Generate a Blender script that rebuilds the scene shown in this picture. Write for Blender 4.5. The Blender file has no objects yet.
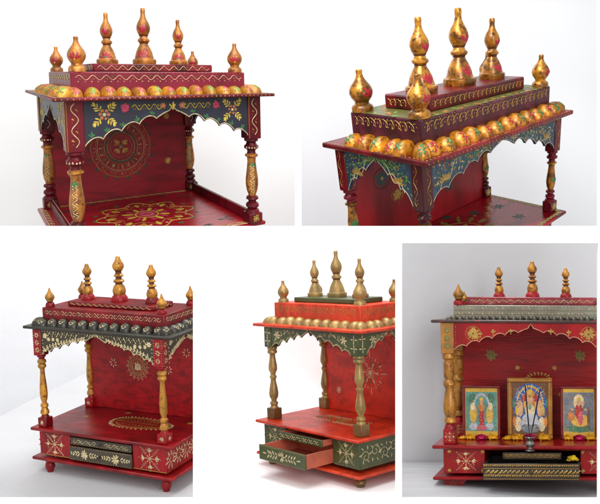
import bpy, math, random
from mathutils import Vector, Matrix
PI = math.pi
C = bpy.context.scene.collection
CAM = Vector((0, 0, 1.6))

# ------------------------------------------------------------------ materials
def nt(name):
    m = bpy.data.materials.new(name); m.use_nodes = True
    t = m.node_tree; b = t.nodes['Principled BSDF']
    return m, t, b
def srgb(r, g, b):
    f = lambda c: (c/255/12.92) if c/255 <= .04045 else ((c/255+.055)/1.055)**2.4
    return (f(r), f(g), f(b), 1)
def lacquer(name, rgb, dark=(.3,), rough=.34, scale=9, streak=(1, 1, 1), wear=0.0, wear_rgb=(60, 15, 10), metal=0.0,
            bump=.15, lo=.38, hi=.62, coat=.25, light=None, spec=.5):
    """hand painted wood: base colour broken by brush streaks and by dark rubbed patches"""
    m, t, b = nt(name); N = t.nodes; L = t.links
    tc = N.new('ShaderNodeTexCoord'); mp = N.new('ShaderNodeMapping'); mp.inputs['Scale'].default_value = streak
    L.new(tc.outputs['Object'], mp.inputs['Vector'])
    n1 = N.new('ShaderNodeTexNoise'); n1.inputs['Scale'].default_value = scale; n1.inputs['Detail'].default_value = 8; n1.inputs['Roughness'].default_value = .62
    n1.inputs['Distortion'].default_value = .5
    L.new(mp.outputs[0], n1.inputs['Vector'])
    r = N.new('ShaderNodeValToRGB'); L.new(n1.outputs['Fac'], r.inputs['Fac'])
    c = srgb(*rgb); k = dark[0]
    r.color_ramp.elements[0].position = lo; r.color_ramp.elements[0].color = (c[0]*k, c[1]*k, c[2]*k, 1)
    r.color_ramp.elements[1].position = hi; r.color_ramp.elements[1].color = srgb(*light) if light else c
    e = r.color_ramp.elements.new((lo*.45+hi*.55)); e.color = (c[0]*(.35+.65*k)+c[0]*.15, c[1]*(.4+.6*k), c[2]*(.4+.6*k), 1)
    col = r.outputs['Color']
    if wear > 0:
        n2 = N.new('ShaderNodeTexNoise'); n2.inputs['Scale'].default_value = scale*3.3; n2.inputs['Detail'].default_value = 10; n2.inputs['Roughness'].default_value = .7
        L.new(tc.outputs['Object'], n2.inputs['Vector'])
        r2 = N.new('ShaderNodeValToRGB'); r2.color_ramp.elements[0].position = .56-wear*.12; r2.color_ramp.elements[1].position = .66-wear*.1
        L.new(n2.outputs['Fac'], r2.inputs['Fac'])
        mx = N.new('ShaderNodeMix'); mx.data_type = 'RGBA'; L.new(r2.outputs['Color'], mx.inputs['Factor'])
        L.new(col, mx.inputs[6]); mx.inputs[7].default_value = srgb(*wear_rgb); col = mx.outputs[2]
    L.new(col, b.inputs['Base Color'])
    n3 = N.new('ShaderNodeTexNoise'); n3.inputs['Scale'].default_value = scale*5; n3.inputs['Detail'].default_value = 6
    L.new(mp.outputs[0], n3.inputs['Vector'])
    mr = N.new('ShaderNodeMapRange'); mr.inputs['To Min'].default_value = max(.05, rough-.1); mr.inputs['To Max'].default_value = rough+.2
    L.new(n3.outputs['Fac'], mr.inputs['Value']); L.new(mr.outputs[0], b.inputs['Roughness'])
    bp = N.new('ShaderNodeBump'); bp.inputs['Strength'].default_value = bump; bp.inputs['Distance'].default_value = .004
    L.new(n3.outputs['Fac'], bp.inputs['Height']); L.new(bp.outputs[0], b.inputs['Normal'])
    b.inputs['Metallic'].default_value = metal; b.inputs['Coat Weight'].default_value = coat; b.inputs['Coat Roughness'].default_value = .22
    b.inputs['Specular IOR Level'].default_value = spec
    return m
def paint(name, rgb, rough=.45, metal=0.0, var=.75):
    m, t, b = nt(name); N = t.nodes; L = t.links
    tc = N.new('ShaderNodeTexCoord'); n = N.new('ShaderNodeTexNoise'); n.inputs['Scale'].default_value = 60; n.inputs['Detail'].default_value = 4
    L.new(tc.outputs['Object'], n.inputs['Vector'])
    r = N.new('ShaderNodeValToRGB'); c = srgb(*rgb)
    r.color_ramp.elements[0].position = .35; r.color_ramp.elements[0].color = (c[0]*var, c[1]*var, c[2]*var, 1)
    r.color_ramp.elements[1].position = .6; r.color_ramp.elements[1].color = c
    L.new(n.outputs['Fac'], r.inputs['Fac']); L.new(r.outputs[0], b.inputs['Base Color'])
    b.inputs['Roughness'].default_value = rough; b.inputs['Metallic'].default_value = metal
    return m
def plaster(name, rgb, rough=.85, var=.95, scale=3, bump=.1, bscale=40, stretch=(1, 1, 1), wave=0):
    m, t, b = nt(name); N = t.nodes; L = t.links
    tc = N.new('ShaderNodeTexCoord'); mp = N.new('ShaderNodeMapping'); mp.inputs['Scale'].default_value = stretch
    L.new(tc.outputs['Object'], mp.inputs['Vector'])
    n = N.new('ShaderNodeTexNoise'); n.inputs['Scale'].default_value = scale; n.inputs['Detail'].default_value = 7
    L.new(mp.outputs[0], n.inputs['Vector'])
    r = N.new('ShaderNodeValToRGB'); c = srgb(*rgb)
    r.color_ramp.elements[0].position = .35; r.color_ramp.elements[0].color = (c[0]*var, c[1]*var, c[2]*var, 1)
    r.color_ramp.elements[1].position = .62; r.color_ramp.elements[1].color = c
    L.new(n.outputs['Fac'], r.inputs['Fac']); L.new(r.outputs[0], b.inputs['Base Color'])
    n2 = N.new('ShaderNodeTexNoise'); n2.inputs['Scale'].default_value = bscale; n2.inputs['Detail'].default_value = 5
    L.new(mp.outputs[0], n2.inputs['Vector'])
    bp = N.new('ShaderNodeBump'); bp.inputs['Strength'].default_value = bump; bp.inputs['Distance'].default_value = .01
    h = n2.outputs['Fac']
    if wave:
        w = N.new('ShaderNodeTexWave'); w.inputs['Scale'].default_value = wave; w.inputs['Distortion'].default_value = 3; w.inputs['Detail'].default_value = 3
        L.new(mp.outputs[0], w.inputs['Vector'])
        a = N.new('ShaderNodeMath'); a.operation = 'ADD'; L.new(h, a.inputs[0]); L.new(w.outputs['Fac'], a.inputs[1]); h = a.outputs[0]
    L.new(h, bp.inputs['Height']); L.new(bp.outputs[0], b.inputs['Normal'])
    b.inputs['Roughness'].default_value = rough; b.inputs['Specular IOR Level'].default_value = .2
    return m

# ------------------------------------------------------------------ mesh builder
class MB:
    def __init__(s): s.v = []; s.f = []; s.m = []
    def add(s, vs, fs, mat):
        o = len(s.v); s.v += [Vector(p) for p in vs]
        for f in fs: s.f.append([o+i for i in f]); s.m.append(mat)
    def box(s, x0, x1, y0, y1, z0, z1, mat, c=.003):
        c = min(c, abs(x1-x0)*.3, abs(y1-y0)*.3, abs(z1-z0)*.3)
        X = (x0, x1); Y = (y0, y1); Z = (z0, z1); V = []; idx = {}
        for i in (0, 1):
            for j in (0, 1):
                for k in (0, 1):
                    sx = 1-2*i; sy = 1-2*j; sz = 1-2*k
                    for a in range(3):
                        p = [X[i]+sx*c, Y[j]+sy*c, Z[k]+sz*c]
                        p[a] = (X[i], Y[j], Z[k])[a]
                        idx[i, j, k, a] = len(V); V.append(p)
        F = []
        for i in (0, 1):
            q = [idx[i, 0, 0, 0], idx[i, 1, 0, 0], idx[i, 1, 1, 0], idx[i, 0, 1, 0]]; F.append(q if i else q[::-1])
            q = [idx[0, i, 0, 1], idx[1, i, 0, 1], idx[1, i, 1, 1], idx[0, i, 1, 1]]; F.append(q if not i else q[::-1])
            q = [idx[0, 0, i, 2], idx[1, 0, i, 2], idx[1, 1, i, 2], idx[0, 1, i, 2]]; F.append(q if i else q[::-1])
        cen = Vector(((x0+x1)/2, (y0+y1)/2, (z0+z1)/2))
        for i in (0, 1):
            for j in (0, 1):
                F.append([idx[i, j, 0, 0], idx[i, j, 1, 0], idx[i, j, 1, 1], idx[i, j, 0, 1]])
                F.append([idx[i, 0, j, 0], idx[i, 1, j, 0], idx[i, 1, j, 2], idx[i, 0, j, 2]])
                F.append([idx[0, i, j, 1], idx[1, i, j, 1], idx[1, i, j, 2], idx[0, i, j, 2]])
                for k in (0, 1): F.append([idx[i, j, k, 0], idx[i, j, k, 1], idx[i, j, k, 2]])
        G = []
        for f in F:
            P = [Vector(V[q]) for q in f]; n = (P[1]-P[0]).cross(P[2]-P[0]); mid = sum(P, Vector())/len(P)
            G.append(f if n.dot(mid-cen) > 0 else f[::-1])
        s.add(V, G, mat)
    def lathe(s, cx, cy, z0, h, prof, seg=28, rs=1.0):
        """prof: (t, r, mat) with t times h, r times rs"""
        V = []; n = len(prof)
        for (t, r, mt) in prof:
            for k in range(seg):
                a = 2*PI*k/seg; V.append((cx+r*rs*math.cos(a), cy+r*rs*math.sin(a), z0+h*t))
        o = len(s.v); s.v += [Vector(p) for p in V]
        up = 1 if h*(prof[-1][0]-prof[0][0]) > 0 else -1
        for i in range(n-1):
            for k in range(seg):
                q = [o+i*seg+k, o+i*seg+(k+1) % seg, o+(i+1)*seg+(k+1) % seg, o+(i+1)*seg+k]
                s.f.append(q if up > 0 else q[::-1]); s.m.append(prof[i][2])
        q = [o+(n-1)*seg+k for k in range(seg)]; s.f.append(q if up > 0 else q[::-1]); s.m.append(prof[-1][2])
        q = [o+k for k in range(seg)][::-1]; s.f.append(q if up > 0 else q[::-1]); s.m.append(prof[0][2])
    def build(s, name, mats, parent=None, fin=None, origin=None):
        me = bpy.data.meshes.new(name)
        vs = [fin(p) for p in s.v] if fin else [p.copy() for p in s.v]
        if origin is not None: vs = [p-origin for p in vs]
        me.from_pydata(vs, [], s.f)
        used = []
        for q in s.m:
            if q not in used: used.append(q)
        for q in used: me.materials.append(mats[q])
        me.polygons.foreach_set('material_index', [used.index(q) for q in s.m])
        me.polygons.foreach_set('use_smooth', [True]*len(s.f))
        me.set_sharp_from_angle(angle=math.radians(38)); me.update()
        o = bpy.data.objects.new(name, me); C.objects.link(o)
        if parent: o.parent = parent
        return o

# ------------------------------------------------------------------ painted relief: every stroke lies on a map mp(u, v, h)
def fan(mb, mp, pts, mat, h=.0022, cen=None):
    if cen is None: cen = (sum(p[0] for p in pts)/len(pts), sum(p[1] for p in pts)/len(pts))
    V = [mp(p[0], p[1], .0004) for p in pts]+[mp(cen[0], cen[1], h)]
    n = len(pts); mb.add(V, [[i, (i+1) % n, n] for i in range(n)], mat)
def dot(mb, mp, u, v, r, mat, n=7):
    r *= JIT.uniform(.75, 1.15); fan(mb, mp, [(u+r*math.cos(2*PI*k/n), v+r*math.sin(2*PI*k/n)) for k in range(n)], mat)
JIT = random.Random(77)
def petal(mb, mp, u, v, ang, L, W, mat):
    ang += JIT.uniform(-.14, .14); L *= JIT.uniform(.85, 1.12); W *= JIT.uniform(.75, 1.15); u += JIT.uniform(-.0009, .0009); v += JIT.uniform(-.0009, .0009)
    ca, sa = math.cos(ang), math.sin(ang); P = []
    for t, w in ((0, 0), (.25, .6), (.6, 1), (.85, .7), (1, 0), (.85, -.7), (.6, -1), (.25, -.6)):
        x = t*L; y = w*W/2; P.append((u+x*ca-y*sa, v+x*sa+y*ca))
    fan(mb, mp, P, mat)
def ribbon(mb, mp, pts, w, mat, h=.0016, closed=False):
    n = len(pts); V = []; 
    for i, p in enumerate(pts):
        a = pts[(i-1) % n] if (closed or i > 0) else p; b = pts[(i+1) % n] if (closed or i < n-1) else p
        dx, dy = b[0]-a[0], b[1]-a[1]; l = math.hypot(dx, dy) or 1; k = w*JIT.uniform(.7, 1.2)/2; nx, ny = -dy/l*k, dx/l*k
        V += [mp(p[0]+nx, p[1]+ny, .0004), mp(p[0], p[1], h), mp(p[0]-nx, p[1]-ny, .0004)]
    F = []
    for i in range(n if closed else n-1):
        a = 3*i; b = 3*((i+1) % n); F += [[a, b, b+1, a+1], [a+1, b+1, b+2, a+2]]
    mb.add(V, F, mat)
def ring(mb, mp, u, v, r, w, mat, n=28): ribbon(mb, mp, [(u+r*math.cos(2*PI*k/n), v+r*math.sin(2*PI*k/n)) for k in range(n)], w, mat, closed=True)
def flower(mb, mp, u, v, R, n, mp_, mc, rot=0):
    for k in range(n): petal(mb, mp, u, v, rot+2*PI*k/n, R, R*.55*8/max(n, 6), mp_)
    dot(mb, mp, u, v, R*.25, mc)
def sprig(mb, mp, u, v, ang, R, mat):
    for d in (-.75, 0, .75): petal(mb, mp, u, v, ang+d, R*(1 if d == 0 else .8), R*.34, mat)
def burst(mb, mp, u, v, R, mat, mc=None):
    """painted star: ring, eight small petals, four long diagonal stems with beads, four leaf clusters"""
    ring(mb, mp, u, v, R*.13, R*.045, mat, 14); dot(mb, mp, u, v, R*.06, mc or mat)
    for k in range(8):
        a = 2*PI*k/8; P = lambda t, q=0: (u+R*t*math.cos(a+q), v+R*t*math.sin(a+q))
        petal(mb, mp, *P(.19), a, R*.2, R*.085, mat)
        if k % 2:
            ribbon(mb, mp, [P(.42), P(1.08)], R*.03, mat)
            for t in (.55, .72, .9):
                for q in (-1, 1): dot(mb, mp, *P(t, q*.1/t), R*.028, mat, 5)
            dot(mb, mp, *P(1.14), R*.045, mat, 6)
        else:
            for q in (-.8, -.4, 0, .4, .8): petal(mb, mp, *P(.5), a+q, R*(.4-.1*abs(q)), R*.085, mat)
            dot(mb, mp, *P(.44), R*.045, mat, 6); dot(mb, mp, *P(1.0), R*.035, mat, 5)
            for q in (-.27, .27): petal(mb, mp, *P(.7, q*1.3), a+q*4, R*.14, R*.05, mat)
def mandala(mb, mp, u, v, R, m1, m2, m3, sprigs=True):
    ring(mb, mp, u, v, R*.8, R*.03, m1, 44); ring(mb, mp, u, v, R*.47, R*.035, m2, 36); ring(mb, mp, u, v, R*.4, R*.02, m1, 36)
    flower(mb, mp, u, v, R*.33, 8, m1, m3)
    for k in range(24):
        a = 2*PI*k/24; dot(mb, mp, u+R*.435*math.cos(a), v+R*.435*math.sin(a), R*.018, m1, 5)
    for k in range(16):
        a = 2*PI*k/16
        P = [(u+R*(.5+.26*math.sin(PI*t))*math.cos(a+(t-.5)*.39), v+R*(.5+.26*math.sin(PI*t))*math.sin(a+(t-.5)*.39)) for t in [i/8 for i in range(9)]]
        ribbon(mb, mp, P, R*.022, m1); petal(mb, mp, u+R*.5*math.cos(a), v+R*.5*math.sin(a), a, R*.18, R*.09, m2)
        for d in (-.1, .1): dot(mb, mp, u+R*.86*math.cos(a+d), v+R*.86*math.sin(a+d), R*.022, m1, 5)
        if sprigs: sprig(mb, mp, u+R*.88*math.cos(a), v+R*.88*math.sin(a), a, R*.14, m3)
        else: petal(mb, mp, u+R*.84*math.cos(a), v+R*.84*math.sin(a), a, R*.16, R*.06, m1)
def vine(mb, mp, u0, u1, v, amp, per, w, mat, leaf, leaf2=None, dots=True):
    n = max(1, round(abs(u1-u0)/per)); K = n*12
    ribbon(mb, mp, [(u0+(u1-u0)*i/K, v+amp*math.sin(2*PI*n*i/K)) for i in range(K+1)], w, mat)
    for k in range(2*n):
        u = u0+(u1-u0)*(k+.5)/(2*n); s = 1 if k % 2 == 0 else -1
        petal(mb, mp, u, v-s*amp*.1, -s*PI/2+.5, amp*1.0, amp*.45, leaf if k % 2 else (leaf2 or leaf))
        if dots: dot(mb, mp, u+per*.12, v-s*amp*.75, amp*.16, leaf, 5); dot(mb, mp, u-per*.12, v-s*amp*.75, amp*.16, leaf, 5)
def coil(mb, mp, u0, u1, v, r, per, w, mat, leaf):
    n = max(1, round(abs(u1-u0)/per)); K = n*14; P = []
    for i in range(K+1):
        t = 2*PI*i/14; P.append((u0+(u1-u0)*i/K+r*.75*math.sin(t), v+r*math.cos(t)*(1 if int(i/14) % 2 else .8)))
    ribbon(mb, mp, P, w, mat)
    for k in range(n):
        u = u0+(u1-u0)*(k+.5)/n; dot(mb, mp, u-per*.5, v, r*.2, leaf, 5); petal(mb, mp, u, v+r*.5, PI/2+.8*(-1)**k, r*.8, r*.32, leaf); petal(mb, mp, u, v-r*.5, -PI/2-.8*(-1)**k, r*.8, r*.32, leaf)
def vvine(mb, mp, u, v0, v1, amp, per, w, mat, leaf, leaf2=None): vine(mb, lambda a, b, h: mp(b, a, h), v0, v1, u, amp, per, w, mat, leaf, leaf2)
def dots_row(mb, mp, u0, u1, v, step, r, mat):
    n = max(1, round(abs(u1-u0)/step))
    for i in range(n+1): dot(mb, mp, u0+(u1-u0)*i/n, v, r, mat, 5)
def scroll(mb, mp, u, v, R, mat, flip=1, w=None):
    P = [(u+flip*R*(1-t*.8)*math.cos(t*8), v+R*(1-t*.8)*math.sin(t*8)) for t in [i/22 for i in range(23)]]
    ribbon(mb, mp, P, w or R*.16, mat)
def front(y): return lambda u, v, h: Vector((u, y-h, v))
def right(x): return lambda u, v, h: Vector((x+h, u, v))
def left(x): return lambda u, v, h: Vector((x-h, -u, v))
def top(z): return lambda u, v, h: Vector((u, v, z+h))
PAR = {
 1: {'pose': [0.5031, 0.22553, 0.00278, -0.1856, 0.18877, 4.30063], 'd': {'We': 0.5, 'De': 0.462, 'W1': 0.4089, 'D1': 0.2817, 'z1a': 0.0495, 'z1b': 0.0967, 'W2': 0.2987, 'D2': 0.1688, 'z2b': 0.1323, 'fx': 0.1829, 'hc': 0.2706, 'hm': 0.2311, 'hk': 0.1298, 'ins': 0.035, 'Wp': 0.414, 'Dp': 0.3734, 'zpb': -0.2154, 'zft': -0.55, 'zf': -0.6226, 'Wf': 0.4787, 'Df': 0.3945, 'Wb': 0.43, 'Db': 0.27, 'zbb': -0.75, 'zbs': -0.76, 'zg': -0.82, 'y2': -0.0517, 'hkB': -0.0096, 'hl': 0.0062, 'kx': -0.0019, 'pfx': 0.0, 'pfy': 0.0, 'gx': 0.0964, 'gy': 0.1589, 'gz': 0.0187}},
 2: {'pose': [0.67474, 0.34082, -0.09318, 0.18738, 0.14961, 3.69217], 'd': {'We': 0.5001, 'De': 0.2795, 'W1': 0.4291, 'D1': 0.1821, 'z1a': 0.0515, 'z1b': 0.1169, 'W2': 0.3135, 'D2': 0.1153, 'z2b': 0.1713, 'fx': 0.2261, 'hc': 0.2973, 'hm': 0.2616, 'hk': 0.1486, 'ins': 0.0339, 'Wp': 0.452, 'Dp': 0.2051, 'zpb': -0.1987, 'zft': -0.55, 'zf': -0.5171, 'Wf': 0.4944, 'Df': 0.2813, 'Wb': 0.43, 'Db': 0.27, 'zbb': -0.75, 'zbs': -0.76, 'zg': -0.82, 'y2': -0.0078, 'hkB': 0.0042, 'hl': 0.0088, 'kx': -0.0021, 'pfx': 0.0, 'pfy': 0.0, 'gx': 0.1863, 'gy': 0.088, 'gz': -0.096}},
 3: {'pose': [-0.43615, 0.11576, -0.02704, -0.21111, -0.08321, 4.83539], 'd': {'We': 0.5, 'De': 0.2252, 'W1': 0.4143, 'D1': 0.1762, 'z1a': 0.0429, 'z1b': 0.0975, 'W2': 0.297, 'D2': 0.0947, 'z2b': 0.1246, 'fx': 0.2221, 'hc': 0.2566, 'hm': 0.2112, 'hk': 0.1077, 'ins': 0.0332, 'Wp': 0.4079, 'Dp': 0.2065, 'zpb': -0.1697, 'zft': -0.55, 'zf': -0.5873, 'Wf': 0.48, 'Df': 0.258, 'Wb': 0.4337, 'Db': 0.2353, 'zbb': -0.7485, 'zbs': -0.7598, 'zg': -0.8587, 'y2': 0.0039, 'hkB': -0.0011, 'hl': -0.0041, 'kx': 0.0, 'pfx': 0.0, 'pfy': 0.0, 'gx': -0.0002, 'gy': 0.0, 'gz': -0.0}},
 4: {'pose': [-0.86109, 0.00603, -0.03715, 0.04558, -0.08297, 5.32729], 'd': {'We': 0.5, 'De': 0.2986, 'W1': 0.3941, 'D1': 0.1925, 'z1a': 0.0526, 'z1b': 0.1301, 'W2': 0.2801, 'D2': 0.1204, 'z2b': 0.1613, 'fx': 0.2071, 'hc': 0.2883, 'hm': 0.2347, 'hk': 0.1373, 'ins': 0.0442, 'Wp': 0.3968, 'Dp': 0.2247, 'zpb': -0.1534, 'zft': -0.55, 'zf': -0.6164, 'Wf': 0.4723, 'Df': 0.3276, 'Wb': 0.4349, 'Db': 0.2843, 'zbb': -0.7978, 'zbs': -0.8206, 'zg': -0.9014, 'y2': -0.005, 'hkB': -0.0058, 'hl': -0.002, 'kx': 0.0038, 'pfx': 0.0, 'pfy': 0.0, 'gx': -0.0001, 'gy': 0.0, 'gz': 0.0}},
 5: {'pose': [-0.32294, -0.0654, 0.00165, 0.27414, -0.07966, 4.57669], 'd': {'We': 0.5, 'De': 0.1402, 'W1': 0.3935, 'D1': 0.1573, 'z1a': 0.0223, 'z1b': 0.0768, 'W2': 0.3325, 'D2': 0.0432, 'z2b': 0.1201, 'fx': 0.1729, 'hc': 0.1908, 'hm': 0.1579, 'hk': 0.0904, 'ins': 0.0247, 'Wp': 0.4198, 'Dp': 0.201, 'zpb': -0.1766, 'zft': -0.55, 'zf': -0.6521, 'Wf': 0.5047, 'Df': 0.2545, 'Wb': 0.4529, 'Db': 0.3082, 'zbb': -0.8065, 'zbs': -0.8189, 'zg': -0.8855, 'y2': -0.0036, 'hkB': -0.0173, 'hl': 0.001, 'kx': 0.0296, 'pfx': 0.0, 'pfy': 0.0, 'gx': 0.0701, 'gy': -0.0438, 'gz': -0.0344}},
}
PX = {'c': (-.025, .236, .335, .02), 'l': (-.283, .2, .29, .04), 'r': (.232, .194, .29, .04)}   # framed pictures: x, width, height, y
UR = (-.01, -.275, -.68)
LW = .72
LAMPS = [((.15, 2.55, 3.1), (.15, 2.95, 1.3), .9, 24), ((-1.2, .2, 4.2), (0, 3.2, 1.7), 1.6, 52), ((1.0, -1.6, 2.5), (0, 2, 1.5), 1.8, 85), ((-.2, 3.4, 4.6), (0, 4.6, 1.6), 2.2, 62)]
EXPO = 0.0
# ------------------------------------------------------------------ temple pieces
def rotm(y, p, r):
    return Matrix.Rotation(r, 3, 'Y') @ Matrix.Rotation(p, 3, 'X') @ Matrix.Rotation(y, 3, 'Z')
FIN_BIG = {
 'bell': [(0,0.21,'g'),(0.05,0.222,'g'),(0.09,0.215,'g'),(0.105,0.18,'g'),(0.15,0.168,'g'),(0.22,0.15,'g'),(0.29,0.12,'g'),(0.34,0.09,'g'),(0.37,0.078,'g'),(0.39,0.085,'g'),(0.415,0.113,'g'),(0.445,0.112,'g'),(0.47,0.082,'g'),(0.5,0.074,'g'),(0.53,0.09,'g'),(0.57,0.112,'g'),(0.63,0.129,'g'),(0.69,0.124,'g'),(0.75,0.1,'g'),(0.8,0.07,'g'),(0.85,0.05,'g'),(0.9,0.042,'g'),(0.94,0.046,'g'),(0.985,0.045,'g'),(1,0.035,'g')],
 'vase': [(0,.19,'b'),(.05,.195,'b'),(.1,.17,'b'),(.13,.15,'b'),(.15,.13,'g'),(.19,.145,'g'),(.25,.15,'g'),(.33,.125,'g'),(.38,.085,'g'),(.405,.075,'g'),(.43,.12,'g'),(.455,.13,'g'),(.48,.105,'g'),(.5,.07,'g'),(.53,.065,'g'),(.56,.11,'g'),(.58,.11,'g'),(.62,.07,'g'),(.66,.068,'g'),(.7,.1,'g'),(.75,.13,'g'),(.8,.132,'g'),(.85,.11,'g'),(.9,.075,'g'),(.95,.055,'g'),(.985,.05,'g'),(1,.03,'g')]}
FIN_SMALL = {
 'bell': [(0,0.25,'g'),(0.1,0.25,'g'),(0.15,0.225,'g'),(0.19,0.165,'g'),(0.23,0.16,'g'),(0.28,0.19,'g'),(0.35,0.24,'g'),(0.44,0.268,'g'),(0.53,0.262,'g'),(0.61,0.228,'g'),(0.69,0.17,'g'),(0.76,0.12,'g'),(0.83,0.085,'g'),(0.89,0.07,'g'),(0.93,0.074,'g'),(0.985,0.072,'g'),(1,0.06,'g')],
 'vase': [(0,.24,'b'),(.06,.26,'b'),(.18,.23,'b'),(.22,.2,'b'),(.24,.14,'g'),(.3,.17,'g'),(.34,.2,'g'),(.38,.2,'g'),(.44,.25,'g'),(.5,.27,'g'),(.6,.24,'g'),(.72,.14,'g'),(.83,.08,'g'),(.93,.05,'g'),(1,.03,'g')]}
PILLAR = {
 'lotus': [(0,.95,'r'),(.03,.95,'r'),(.05,.62,'r'),(.08,.75,'r'),(.1,.98,'r'),(.13,.98,'r'),(.155,.6,'r'),(.18,.55,'r'),(.2,.62,'g'),(.215,.88,'g'),(.235,.9,'g'),(.26,.6,'g'),(.31,.56,'g'),(.42,.68,'g'),(.54,.84,'g'),(.62,.86,'g'),(.7,.74,'g'),(.76,.52,'g'),(.775,.5,'r'),(.79,.78,'r'),(.82,.85,'r'),(.84,.55,'r'),(.86,.52,'r'),(.885,.86,'r'),(.92,.9,'r'),(.95,.62,'r'),(.97,.9,'r'),(1,.95,'r')],
 'slim': [(0,.8,'r'),(.02,.85,'r'),(.04,.6,'r'),(.06,.55,'g'),(.085,.82,'g'),(.115,.85,'g'),(.14,.6,'g'),(.16,.78,'g'),(.19,.8,'g'),(.215,.5,'g'),(.25,.42,'g'),(.35,.5,'g'),(.5,.68,'g'),(.62,.74,'g'),(.7,.66,'g'),(.75,.48,'g'),(.77,.44,'g'),(.79,.7,'g'),(.825,.76,'g'),(.85,.55,'g'),(.87,.62,'g'),(.9,.82,'g'),(.94,.84,'g'),(.96,.6,'r'),(1,.8,'r')],
 'double': [(0,.9,'g'),(.03,.95,'g'),(.05,.75,'g'),(.07,.9,'g'),(.1,.88,'g'),(.12,.55,'g'),(.15,.5,'g'),(.22,.62,'g'),(.32,.8,'g'),(.38,.78,'g'),(.43,.5,'g'),(.46,.44,'g'),(.475,.62,'g'),(.5,.66,'g'),(.525,.5,'g'),(.56,.48,'g'),(.66,.72,'g'),(.76,.88,'g'),(.82,.8,'g'),(.87,.5,'g'),(.89,.48,'g'),(.91,.74,'g'),(.94,.78,'g'),(.96,.6,'g'),(1,.8,'g')],
 'heavy': [(0,.9,'g'),(.03,.98,'g'),(.06,.98,'g'),(.08,.7,'g'),(.1,.66,'g'),(.12,.84,'g'),(.3,.8,'g'),(.34,.62,'g'),(.37,.9,'g'),(.41,.95,'g'),(.44,.7,'g'),(.47,.62,'g'),(.56,.82,'g'),(.68,1.0,'g'),(.78,.92,'g'),(.84,.66,'g'),(.87,.9,'g'),(.91,.95,'g'),(.93,.6,'r'),(.96,.9,'r'),(1,.95,'r')]}
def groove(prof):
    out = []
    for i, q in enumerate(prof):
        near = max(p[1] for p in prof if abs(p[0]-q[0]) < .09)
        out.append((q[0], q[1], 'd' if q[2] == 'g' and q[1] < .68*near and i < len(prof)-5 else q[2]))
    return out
def prof_r(prof, t, rs):
    for a, b in zip(prof, prof[1:]):
        if a[0] <= t <= b[0]: return rs*(a[1]+(b[1]-a[1])*(t-a[0])/max(1e-6, b[0]-a[0]))
    return rs*prof[-1][1]
def lathe_map(cx, cy, z0, h, prof, rs, a0):
    """u = arc length round the shaft from angle a0, v = height"""
    def mp(u, v, e):
        r = prof_r(prof, (v-z0)/h, rs); rr = max(r, .3*rs*max(p[1] for p in prof)); a = a0+u/rr
        return Vector((cx+(r+e)*math.cos(a), cy+(r+e)*math.sin(a), v))
    return mp
def cusp(w, d0, d1, n, amp, pw=1.6, peak=.02):
    """samples (x, depth) of a many lobed arch edge from -w to w"""
    out = []; K = 9
    for i in range(n):
        for k in range(K):
            s = k/K; t = (i+s)/n; env = d0+(d1-d0)*t**pw
            b = amp*math.sin(PI*s)**.7 if s > 0 else 0
            if i == 0: b = amp*math.cos(PI*s/2)**.9+peak*max(0, 1-s*4)**1.5-amp*.0
            out.append((w*t, env-b+amp*.55))
    out.append((w, d1+amp*.55))
    L = [(-x, d) for x, d in out[::-1][:-1]]
    return L+out
def valance(mb, edge, ztop, face, th, mat, emat, dirn):
    """plate hanging from ztop with the lobed lower edge; dirn 'x' (front) or 'y' (side); face = outer coordinate, th goes inwards"""
    V = []; F = []; n = len(edge)
    def P(u, o, z): return (u, o, z) if dirn == 'x' else (o, u, z)
    for (u, d) in edge:
        V += [P(u, face, ztop), P(u, face, ztop-d), P(u, face+th, ztop), P(u, face+th, ztop-d)]
    for i in range(n-1):
        a = 4*i; b = a+4
        q = [[a, a+1, b+1, b], [a+2, b+2, b+3, a+3], [a+1, a+3, b+3, b+1], [a, b, b+2, a+2]]
        if (dirn == 'x') != (th > 0): q = [f[::-1] for f in q]
        F += q
    e = 4*(n-1); F += [[0, 2, 3, 1], [e, e+1, e+3, e+2]]
    mb.add(V, F, mat)
def bead(mb, cx, cy, ang, a, b, h, z, mat, deco, R):
    """half egg lying on the eave, long axis pointing out along ang"""
    ca, sa = math.cos(ang), math.sin(ang); nu, nv = 16, 6; V = []; F = []
    def P(th, ph, e=0):
        x = (a+e)*math.cos(th)*math.cos(ph); y = (b+e)*math.sin(th)*math.cos(ph); zz = (h+e)*math.sin(ph)
        return Vector((cx+x*ca-y*sa, cy+x*sa+y*ca, z+zz))
    for j in range(nv):
        for i in range(nu): V.append(P(2*PI*i/nu, PI/2*j/nv))
    V.append(P(0, PI/2))
    for j in range(nv-1):
        for i in range(nu): F.append([j*nu+i, j*nu+(i+1) % nu, (j+1)*nu+(i+1) % nu, (j+1)*nu+i])
    for i in range(nu): F.append([(nv-1)*nu+i, (nv-1)*nu+(i+1) % nu, nv*nu])
    F.append(list(range(nu))[::-1])
    mb.add(V, F, mat)
    def mp(u, v, e):   # u sideways, v up the outer slope, origin at the outward face 50 degrees up
        ph = math.radians(48)+v/h; th = u/b
        c = math.cos(ph)
        x = (a+e)*math.cos(th)*c; y = (b+e)*math.sin(th); y = (b+e)*math.sin(th)*max(c, .6); zz = (h+e)*math.sin(ph)
        return Vector((cx+x*ca-y*sa, cy+x*sa+y*ca, z+zz))
    if deco: deco(mb, mp, R, min(b, h))

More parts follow.
